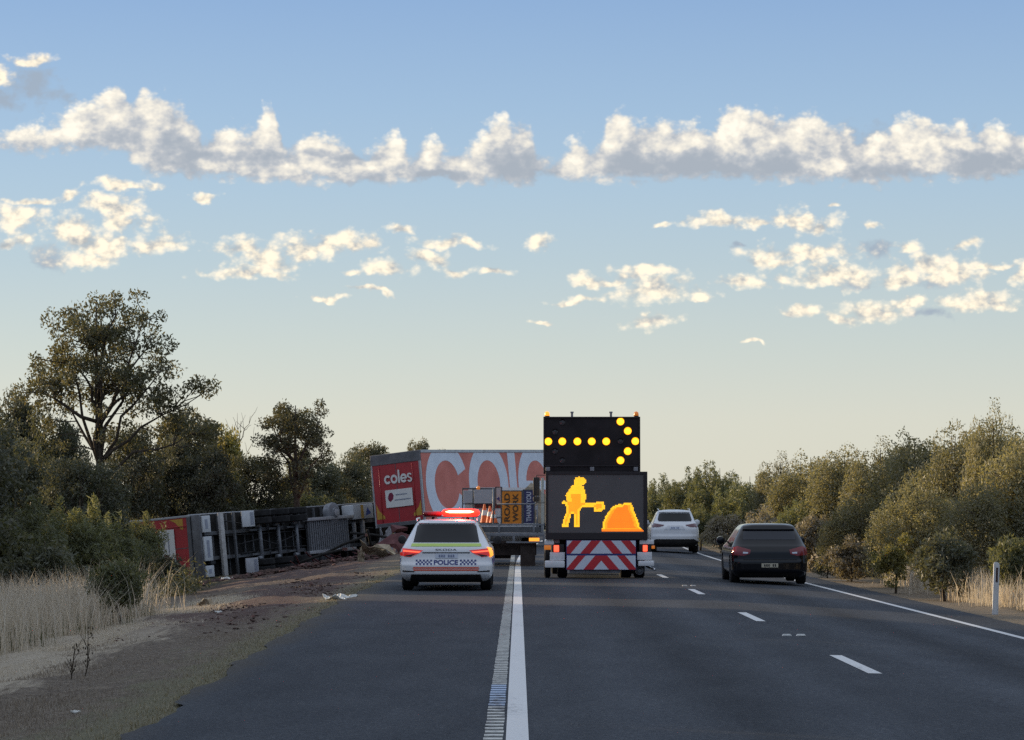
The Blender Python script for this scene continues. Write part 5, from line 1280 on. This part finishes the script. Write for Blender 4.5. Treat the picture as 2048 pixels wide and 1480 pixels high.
def ring(mb, cu, cv, a, bb, c, d, t0, t1, put, n=48, box=None):
    "a curved letter stroke between two ellipses"
    for i in range(n):
        ta, tb = R(t0 + (t1 - t0) * i / n), R(t0 + (t1 - t0) * (i + 1) / n)
        q = [(cu + a * math.cos(ta), cv + bb * math.sin(ta)), (cu + a * math.cos(tb), cv + bb * math.sin(tb)), (cu + c * math.cos(tb), cv + d * math.sin(tb)), (cu + c * math.cos(ta), cv + d * math.sin(ta))]
        P = clip_rect(q, *box) if box else q
        if len(P) > 2: mb.face([put(u, v) for u, v in P])
def slab(mb, u0, u1, v0, v1, put): mb.face([put(u0, v0), put(u1, v0), put(u1, v1), put(u0, v1)])
LEN, WID, HGT = 13.7, 2.5, 3.0
def trailer_rear(t, x0, x1, with_text=True):
    "rear doors with header, corner posts, placard and corner markings; local x from x0 to x1, z from 0 to HGT"
    b = MB(); b.box(x0 + .08, x1 - .08, -.012, .03, .16, HGT - .44); r = b.build('rear_doors', M_TRED, t)
    b = MB(); b.box((x0 + x1) / 2 - .012, (x0 + x1) / 2 + .012, -.020, -.011, .16, HGT - .44)
    b.build('door_seam', M_TFRAME, r)
    for x in (-.35, .35):
        b = MB(); b.tube([((x0 + x1) / 2 + x * 2.4, -.035, .2), ((x0 + x1) / 2 + x * 2.4, -.035, HGT - .5)], .014, 8); b.build('lock_rod', M_TRED, r, smooth=True)
    b = MB(); b.box(x0, x1, -.03, .05, HGT - .44, HGT, ch=.02); b.build('door_header', M_TFRAME, t)
    for x in (x0, x1 - .08):
        b = MB(); b.box(x, x + .08, -.03, .06, 0, HGT - .44, ch=.012); b.build('corner_post', M_TALU, t)
    b = MB(); b.box(x0 + .08, x1 - .08, -.028, .05, 0, .16, ch=.012); b.build('rear_sill', M_TFRAME, t)
    c = (x0 + x1) / 2 + .08
    pl_ = MB(); pl_.box(c - .68, c + .68, -.055, -.04, .78, 1.50, ch=.004); po = pl_.build('placard', M_TLOGO, t)
    b = MB(); b.prism([(c - .56, 1.18), (c - .48, 1.36), (c - .36, 1.40), (c - .26, 1.28), (c - .30, 1.12), (c - .42, 1.02), (c - .52, 1.06)], -.062, -.057); b.build('placard_badge', M_DRED, po)
    b = MB()
    for z, a, e in ((1.28, -.16, .42), (1.07, -.22, .58)): b.box(c + a, c + e, -.061, -.056, z - .022, z + .022)
    b.build('placard_print', M_GREYTX, po)
    for s in (-1, 1):
        xe = x1 - .12 if s > 0 else x0 + .12
        poly = [(xe, .98), (xe - s * .13, .70), (xe - s * .42, .42), (xe - s * .40, .34), (xe, .34)]
        b = MB(); b.prism(poly, -.018, -.0135); b.build('corner_marking', M_TYEL, t)
    if with_text:
        b = MB(); x0l, zc, r_ = c - .68, 1.93, .155; P2 = lambda u, v: (x0l + u, -.045, zc + v)
        ring(b, .17, 0, .175, r_ + .03, .085, .09, 38, 322, P2, 24); ring(b, .50, 0, .175, r_ + .03, .085, .09, 0, 360, P2, 28); slab(b, .70, .79, -.18, .36, P2)
        ring(b, .98, 0, .17, r_ + .03, .085, .09, 0, 322, P2, 26); slab(b, .83, 1.14, -.035, .035, lambda u, v: (x0l + u, -.046, zc + v))
        ring(b, 1.28, .085, .125, .10, .05, .035, 15, 270, P2, 16); ring(b, 1.28, -.085, .125, .10, .05, .035, 90, -165, P2, 16)
        b.build('logo_lettering', M_TLOGO, t, fix=False)
    return t
def axle(t, y, z, r=.5, xs=(-2.2, -1.9, -.6, -.3), m=M_STEELD):
    b = MB(); b.tube([(min(xs) - .1, y, z), (max(xs) + .1, y, z)], .075, 12); a = b.build('axle', m, t, smooth=True)
    for x in xs:
        q = MB(); w = .26; q.lathe((x, y, z), (1, 0, 0), [(-w / 2, .28), (-w / 2, r - .04), (-w / 2 + .035, r), (w / 2 - .035, r), (w / 2, r - .04), (w / 2, .28), (w / 2 - .06, .27), (w / 2 - .07, .02), (-w / 2 + .07, .02), (-w / 2 + .06, .27)], 30); q.build('tyre', M_TYRE, a, smooth=40)
    return a

# upright trailer, jack-knifed across the verge
c0 = at(851, 1046, 106)
up = thing('upright_trailer', 'red-ended semi-trailer still upright, huge white letters along its side, jack-knifed on the verge', 'trailer', c0)
up.rotation_euler = (R(1.1), R(-5.3), R(-33))
b = MB(); b.box(-WID + .01, -.012, .05, LEN - .01, .02, HGT - .02); b.build('box_body', M_TFRAME, up)
b = MB(); b.box(-.012, 0.0, .08, LEN, .14, HGT - .12); b.build('side_curtain', M_TSIDE, up)
b = MB(); b.box(-.03, .022, .06, LEN, HGT - .12, HGT, ch=.008); b.build('top_rail', M_TALU, up)
b = MB(); b.box(-.03, .022, .06, LEN, 0, .14, ch=.008); b.build('bottom_rail', M_TFRAME, up)
trailer_rear(up, -WID, 0)
PUT = lambda u, v: (.004, u, v)
BX = (.09, LEN - .1, .15, HGT - .13); cv = 1.55; vt = HGT - .13
for nm in 'coles':
    b = MB()
    if nm == 'c': ring(b, 1.80, cv, 1.53, 1.72, .90, 1.0, 22, 338, PUT, box=BX)
    if nm == 'o': ring(b, 4.92, cv, 1.50, 1.72, .86, 1.0, 0, 360, PUT, box=BX)
    if nm == 'l': slab(b, 6.52, 7.10, .15, vt, PUT)
    if nm == 'e': ring(b, 8.70, cv, 1.48, 1.72, .84, .98, 0, 325, PUT, box=BX); slab(b, 7.86, 9.54, cv - .30, cv + .10, lambda u, v: (.005, u, v))
    if nm == 's': ring(b, 11.65, cv + .72, 1.15, .95, .55, .42, 20, 270, PUT, box=BX); ring(b, 11.65, cv - .72, 1.15, .95, .55, .42, 90, -160, PUT, box=BX)
    b.build('side_letter', M_TWH, up, fix=False)
b = MB(); b.box(-1.75, -1.6, .3, 12.8, -.42, .0); b.box(-.9, -.75, .3, 12.8, -.42, .0)
for y in np.arange(.6, 13, 1.2): b.box(-2.4, -.08, y, y + .08, -.12, -.005)
b.build('chassis_rails', M_UNDER, up)
for y in (1.9, 3.2, 4.5): axle(up, y, -.62, .5)
b = MB(); b.box(-2.3, -.15, .12, .22, -.55, -.42, ch=.01)
for x in (-1.9, -.6): b.box(x - .05, x + .05, .12, .22, -.42, 0)
b.build('underrun_bar', M_TALU, up)
for x in (-2.15, -.35):
    b = MB(); b.box(x - .3, x + .3, 1.20, 1.22, -1.0, -.15); b.build('mud_flap', mat('pale_mud_flap', (0.36, 0.38, 0.44), .7) if x < -1 else M_FLAP, up)
for x in (-1.95, -.55):
    b = MB(); b.cyl((x, .02, -.18), (0, 1, 0), .08, .06, 14); b.build('tail_lamp', M_PALE, up)

# overturned trailer, lying on its left side with the underside towards the road
hd = R(30); pt = R(2.3)
fwd = Vector((math.sin(hd) * math.cos(pt), math.cos(hd) * math.cos(pt), math.sin(pt)))
upv = Vector((-math.cos(hd), math.sin(hd), -0.085)).normalized(); rt = fwd.cross(upv).normalized(); upv = rt.cross(fwd)
b0 = at(390, 1160, 100)
ov = thing('overturned_trailer', 'semi-trailer rolled on its side on the verge, dark underside and axles facing the road', 'trailer', b0)
ov.matrix_world = Matrix(((rt.x, fwd.x, upv.x, b0.x), (rt.y, fwd.y, upv.y, b0.y), (rt.z, fwd.z, upv.z, b0.z), (0, 0, 0, 1)))
# local x runs from the ground (0) up to 2.5, y forward, z away from the road (the trailer's own up)
b = MB(); b.box(.01, WID - .01, .05, LEN, .02, HGT - .02); b.build('box_body', M_TFRAME, ov)
b = MB(); b.box(WID - .012, WID, .08, LEN, .14, HGT - .12); b.build('side_curtain', M_TSIDE, ov)
b = MB(); b.box(WID - .03, WID + .02, .06, LEN, 0, .14, ch=.008); b.box(WID - .03, WID + .02, .06, LEN, HGT - .12, HGT, ch=.008); b.build('side_rail', M_TALU, ov)
trailer_rear(ov, 0, WID, False)
b = MB(); b.box(.02, WID - .02, .05, LEN, -.03, .018); b.build('floor_underside', M_UNDER, ov)
b = MB(); b.box(.70, .84, .3, 13.2, -.42, -.031); b.box(1.66, 1.80, .3, 13.2, -.42, -.031); b.build('chassis_rails', M_STEELD, ov)
b = MB()
for y in np.arange(.5, 13.4, .55): b.box(.06, WID - .06, y, y + .07, -.12, -.031)
b.build('floor_bearers', M_STEELD, ov)
for y in (3.5, 4.75, 6.0):
    a = axle(ov, y, -.72, .5, (.14, .44, 2.06, 2.36), m=M_STEEL)
    for x in (.77, 1.73):
        b = MB(); b.lathe((x, y, -.52), (0, 0, 1), [(-.14, .11), (-.10, .14), (.08, .14), (.12, .11)], 16); b.build('air_bag', M_DARKP, a, smooth=40)
        b = MB(); b.box(x - .04, x + .04, y - .55, y + .1, -.68, -.60); b.build('trailing_arm', M_STEELD, a)
        b = MB(); b.lathe((x + (.17 if x > 1 else -.17), y - .16, -.74), (0, 1, 0), [(-.13, .05), (-.12, .085), (-.02, .09), (.02, .09), (.10, .07), (.12, .02)], 14); b.build('brake_chamber', M_STEEL, a, smooth=40)
def und(name, xa, xb, ya, yb, z0, z1, m, ch=.015, par=None):
    b = MB(); b.box(xa, xb, ya, yb, z0, z1, ch=ch); return b.build(name, m, par or ov, smooth=40)
M_WHPL = mat('white_tail_plate', (0.50, 0.52, 0.54), .45, dirt=.1)
for (xa, xb) in ((1.78, 2.42), (.68, 1.62), (.06, .50)):
    p_ = und('tail_plate', xa, xb, .12, .62, -.50, -.42, M_WHPL)
    q = MB(); q.box(xa + .14, xb - .14, .28, .44, -.508, -.501); q.build('plate_mark', M_GREYTX, p_)
und('rear_crossbar', .02, 2.48, .02, .14, -.42, -.03, M_TFRAME)
und('white_bar', .0, 2.50, 1.10, 1.34, -.62, -.50, mat('chalky_white_bar', (.40, .39, .38), .6, dirt=.25))
und('ribbed_guard', .55, 1.75, .72, 1.02, -.30, -.12, M_STEELD)
for xa, xb, m_ in ((1.86, 2.48, M_WHPL), (.02, .64, M_PALE)):
    f_ = und('mud_flap', xa, xb, 2.1, 2.9, -.95, -.90, m_)
    q = MB()
    for k in range(5): q.box(xa + .06, xb - .06, 2.62 + .05 * k, 2.645 + .05 * k, -.958, -.951)
    q.build('flap_ribs', M_GREYTX, f_)
und('flap_carrier', .02, 2.48, 2.0, 2.09, -.60, -.50, M_STEELD)
rack = und('pallet_rack', .62, 1.92, 6.95, 9.9, -.62, -.50, M_STEELD)
b = MB()
for k in range(19): y = 7.05 + .15 * k; b.box(.66, 1.88, y, y + .075, -.665, -.622)
b.build('rack_slats', M_STEEL, rack)
for x in (.56, 1.90): und('rack_rail', x, x + .13, 6.8, 10.2, -.74, -.46, M_TALU, par=rack)
b = MB(); b.lathe((2.16, 8.9, -.55), (0, 0, -1), [(-.2, .40), (0, .44), (.10, .43), (.14, .36), (.15, .22), (.20, .20), (.21, .02)], 24); sw = b.build('spare_wheel', M_STEEL, ov, smooth=40)
b = MB(); b.lathe((2.16, 8.9, -.77), (0, 0, -1), [(0, .15), (.02, .15), (.04, .08)], 16); b.build('wheel_hub', M_TALU, sw, smooth=40)
tb = und('tool_box', 1.82, 2.44, 10.2, 11.7, -.75, -.15, M_WHPL, ch=.04)
q = MB(); q.box(1.85, 2.41, 10.75, 10.95, -.757, -.751); q.build('yellow_strap', M_TYEL, tb); q = MB(); q.prism([(1.95, 11.1), (2.3, 11.25), (2.05, 11.5)], 0, .005, M=Matrix(((1, 0, 0, 0), (0, 0, 1, 0), (0, 1, 0, -.757), (0, 0, 0, 1)))); q.build('blue_mark', mat('blue_print', (.03, .07, .30), .5), tb)
und('landing_leg', .62, 1.80, 10.95, 11.15, -.62, -.50, M_TALU); und('landing_leg', .95, 1.72, 10.35, 10.48, -.62, -.50, M_TALU)
b = MB(); b.box(.5, 2.0, 11.9, 13.5, -.30, -.05, ch=.03); b.box(.2, 2.3, 12.2, 12.4, -.45, -.30); b.build('coupler_plate', M_UNDER, ov)
b = MB(); b.tube([(.84, 2.5, -.46), (.95, 5, -.50), (.90, 8, -.46), (1.1, 11.5, -.47)], .03, 6); b.tube([(1.60, 1.5, -.46), (1.55, 5, -.52), (1.62, 9, -.46), (1.4, 12.0, -.47)], .022, 6); b.tube([(1.2, 2.2, -.5), (1.35, 3.4, -.72), (1.1, 4.6, -.66), (1.4, 5.9, -.75), (1.2, 6.8, -.5)], .025, 6); b.tube([(2.2, 1.4, -.4), (2.0, 2.6, -.55), (2.25, 3.2, -.45)], .025, 6); b.build('air_hose', M_DARKP, ov, smooth=True)
for y in (7.4, 8.3):
    b = MB(); b.lathe((.38, y, -.34), (0, 1, 0), [(-.38, .05), (-.34, .16), (-.28, .19), (.28, .19), (.34, .16), (.38, .05)], 18); b.build('air_tank', M_STEELD, ov, smooth=True)

# ------------------------------------------------------------------ debris
def crumpled(name, label, cat, px, py, Y, w, d, h, m, seed, rz=0.0, lift=0.0, tilt=(0, 0), outline=None, group='wreckage on the left verge'):
    p = at(px, py, Y); z = max(ground_z(p.x, Y), 0 if p.x > edge_left(Y) else -9)
    r = np.random.RandomState(seed); nx, ny = 12, 7; vs = []; fs = []
    ph = r.uniform(0, 6, 6)
    for j in range(ny + 1):
        for i in range(nx + 1):
            u, v = i / nx - .5, j / ny - .5
            wv = 1 + .25 * math.sin(u * 9 + ph[0]) * (1 if abs(v) > .3 else .3)
            zz = h * (.5 + .5 * math.sin(u * 7 + v * 5 + ph[1])) * (.6 + .4 * math.sin(v * 8 + ph[2])) + h * .25 * abs(math.sin(u * 16 + ph[3] + v * 6)) + r.uniform(0, .12) * h
            vs.append((u * w * (1 + .1 * math.sin(v * 9 + ph[4])), v * d * wv + .12 * d * math.sin(u * 11 + ph[5]), zz))
    for j in range(ny):
        for i in range(nx): a = j * (nx + 1) + i; fs.append((a, a + 1, a + nx + 2, a + nx + 1))
    me = bpy.data.meshes.new(name); me.from_pydata(vs, [], fs); me.materials.append(m)
    bm = bmesh.new(); bm.from_mesh(me); bmesh.ops.solidify(bm, geom=bm.faces[:], thickness=.012); bm.to_mesh(me); bm.free()
    o = link(name, me, None, (p.x, Y, z + lift)); o.rotation_euler = (tilt[0], tilt[1], rz)
    return tag(o, label, cat, group)
M_TARPW = mat('torn_white_sheeting', (0.62, 0.62, 0.58), .6, dirt=.2); M_BEIGE = mat('beige_torn_panel', (.36, .30, .21), .8, dirt=.3); M_MAROON = mat('dirty_maroon_panel', (.105, .028, .030), .7, dirt=.4, dscale=3); M_RUSTD = mat('red_brown_rubble', (.13, .060, .050), .9, dirt=.5, dscale=5)
crumpled('torn_sheet', 'torn white sheeting lying at the left edge of the road', 'debris', 668, 1196, 47.5, .36, .30, .10, M_TARPW, 1, rz=.3)
crumpled('torn_sheet', 'thin white strip of sheeting stretched beside the torn sheet on the road edge', 'debris', 692, 1192, 48.2, .42, .14, .07, M_TARPW, 2, rz=.25)
def wedge(name, label, pts, Y, thick, m, seed, lean=0.0):
    "a torn flat sheet with its own ragged outline (photo pixels of an 8.22x enlargement from 640, 1030)"
    r = np.random.RandomState(seed); P = [at(640 + a / 8.22, 1030 + c / 8.22, Y) for a, c in pts]; c0 = sum(P, Vector()) / len(P)
    c0.z = min(p.z for p in P); t = MB(); n = len(P); vs = []
    for k in (0, 1):
        for i, p in enumerate(P):
            q = p - c0; vs.append((q.x, q.z * lean + k * thick + .05 * math.sin(i * 2.3 + seed), q.z))
    mid = [sum((Vector(v) for v in vs[k * n:(k + 1) * n]), Vector()) / n + Vector((0, (-.09 if k == 0 else .03), 0)) for k in (0, 1)]
    vs += mid; fs = []
    for i in range(n):
        e = (i + 1) % n; fs += [(i, e, 2 * n), (n + e, n + i, 2 * n + 1), (e, i, n + i, n + e)]
    t.mesh(vs, fs); o = t.build(name, m, None); o.location = c0
    return tag(o, label, 'debris', 'wreckage on the left verge')
wedge('wreckage_sheet', 'beige torn panel with a hanging tongue beside the left rear of the police car', [(868, 520), (935, 482), (1040, 478), (1140, 490), (1165, 545), (1240, 632), (1228, 650), (1175, 652), (1085, 568), (1030, 580), (985, 562)], 67, .05, M_BEIGE, 3, .4)
wedge('wreckage_sheet', 'maroon wedge of torn trailer skin leaning behind the left side of the police car', [(905, 495), (1000, 430), (1160, 318), (1330, 285), (1460, 330), (1500, 560), (1320, 560), (1290, 640), (1250, 560), (1150, 520)], 68.5, .10, M_MAROON, 4, .6)
wedge('wreckage_sheet', 'dark maroon strut of wreckage standing below the red end of the upright trailer', [(1160, 160), (1240, 165), (1440, 200), (1430, 260), (1220, 290), (1185, 300)], 72, .12, M_MAROON, 6, .2)
crumpled('wreckage_sheet', 'small pale scrap upright in the red rubble, right of the overturned trailer', 'debris', 722, 1098, 92, .24, .5, .08, M_BEIGE, 5, tilt=(-1.2, 0), lift=.2)
crumpled('wreckage_sheet', 'beige board lying flat between the two trailers', 'debris', 748, 1080, 96, 1.0, .8, .14, M_BEIGE, 6, tilt=(-.5, .1), lift=.3)
crumpled('wreckage_sheet', 'pale bluish flap hanging under the red end of the upright trailer', 'debris', 772, 1066, 101, .55, .9, .1, M_PALE, 7, tilt=(-1.35, .1), lift=.55)
crumpled('curled_scrap', 'curled pale scrap lying on the dark soil of the verge', 'debris', 415, 1208, 52, .38, .2, .14, M_BEIGE, 8, rz=.5)
crumpled('white_scrap', 'small white scrap below the grey mud flap of the overturned trailer', 'debris', 456, 1166, 90, .55, .3, .12, M_TARPW, 9)
crumpled('torn_sheet', 'tiny white scrap lying on the mown grass, lower left', 'debris', 152, 1402, 21.5, .07, .05, .015, M_TARPW, 10)
crumpled('torn_sheet', 'tiny white scrap lying on dark soil below the curled pale scrap', 'debris', 437, 1234, 46, .12, .06, .03, M_TARPW, 11)
# red-brown soil and splinters pushed up along the trailers: one uncountable heap
r = np.random.RandomState(21); b = MB()
bm = bmesh.new(); bmesh.ops.create_icosphere(bm, subdivisions=1, radius=1.0); ICO = [v.co.copy() for v in bm.verts]; ICF = [tuple(v.index for v in f.verts) for f in bm.faces]; bm.free()
def clod(x, y, z, s, sl, flat=.6):
    b.slot(sl); k = r.uniform(.55, 1.35, len(ICO)); a = r.uniform(.6, 1.7)
    b.mesh([(x + v.x * s * a * q, y + v.y * s * q, z + v.z * s * flat * q) for v, q in zip(ICO, k)], ICF)
for i in range(1500):
    t = r.uniform(); px = 400 + 380 * t; Y = 90 + 13 * t + r.normal() * 2.0; p = at(px, 1020, Y); s = r.uniform(.02, .10) * (1.6 if r.uniform() < .1 else 1)
    clod(p.x, Y, ground_z(p.x, Y) + r.uniform(0, .20) * max(0, 1 - abs(t - .65) * 1.4), s, int(r.uniform() < .22))
for i in range(900):
    Y = r.uniform(36, 72); x = r.normal() * .8 - 4.9; s = r.uniform(.008, .04); clod(x, Y, ground_z(x, Y) + s * .2, s, int(r.uniform() < .15))
for i in range(26):                                      # splinters and strips of red skin among the clods
    t = r.uniform(.35, 1); px = 500 + 270 * t; Y = 92 + 11 * t; p = at(px, 1020, Y); L_ = r.uniform(.15, .6)
    b.slot(2); b.box(-L_, L_, -.03, .03, -.008, .008, M=Matrix.Translation((p.x, Y, ground_z(p.x, Y) + r.uniform(.05, .3))) @ Euler((r.uniform(-.5, .5), r.uniform(-.7, .7), r.uniform(0, 3))).to_matrix().to_4x4())
o = b.build('debris', [mat('churned_soil_clod', (.085, .058, .050), .95, spec=.1, dirt=.4), M_RUSTD, M_MAROON], None); o['kind'] = 'stuff'
b = MB(); p0 = at(690, 1090, 99)
stick = [((640, 1112), (735, 1070), 98), ((700, 1066), (790, 1078), 100), ((735, 1060), (742, 1095), 97), ((600, 1125), (690, 1098), 95)]
for i, ((xa, ya), (xb, yb), Y) in enumerate(stick):
    pa, pb_ = at(xa, ya, Y), at(xb, yb, Y + .6); t = thing('broken_pole', ['dark broken pole lying along the front of the overturned trailer', 'dark bent pole bridging the gap between the two trailers', 'short dark upright pole between the two trailers', 'dark pole half buried in the red-brown soil'][i], 'broken pole', pa, group='broken poles among the wreckage')
    b = MB(); d = pb_ - pa; b.tube([(0, 0, 0), d * .5 + Vector((0, 0, .05)), d], .05, 8); b.build('pole', M_UNDER, t, smooth=True)
    b = MB(); b.box(-.09, .09, -.09, .09, -.05, .05, M=Matrix.Translation(d)); b.build('bracket', M_RUSTD, t)

# ------------------------------------------------------------------ guide post on the right verge
GY_ = 46.8; p = at(1990, 1228, GY_); gz_ = ground_z(p.x, GY_)
gp = thing('guide_post', 'white roadside guide post with a dark reflector strip, leaning slightly', 'guide post', (p.x, GY_, gz_)); gp.rotation_euler = (0, R(2.2), 0)
h = at(1995, 1124, GY_).z - gz_
b = MB(); b.prism([(-.048, -.1), (.048, -.1), (.046, h - .02), (.02, h), (-.03, h), (-.046, h - .015)], -.012, .012)
for s in (-1, 1): b.box(s * .046 - .006, s * .046 + .006, -.03, .012, -.1, h - .03)
b.build('post', mat('white_post_plastic', (.64, .65, .66), .45, dirt=.15, dscale=3), gp)
b = MB(); b.box(-.006, .028, -.018, -.0125, h - .36, h - .10); b.build('reflector', mat('dark_red_reflector', (.045, .020, .024), .2, spec=.8), gp)
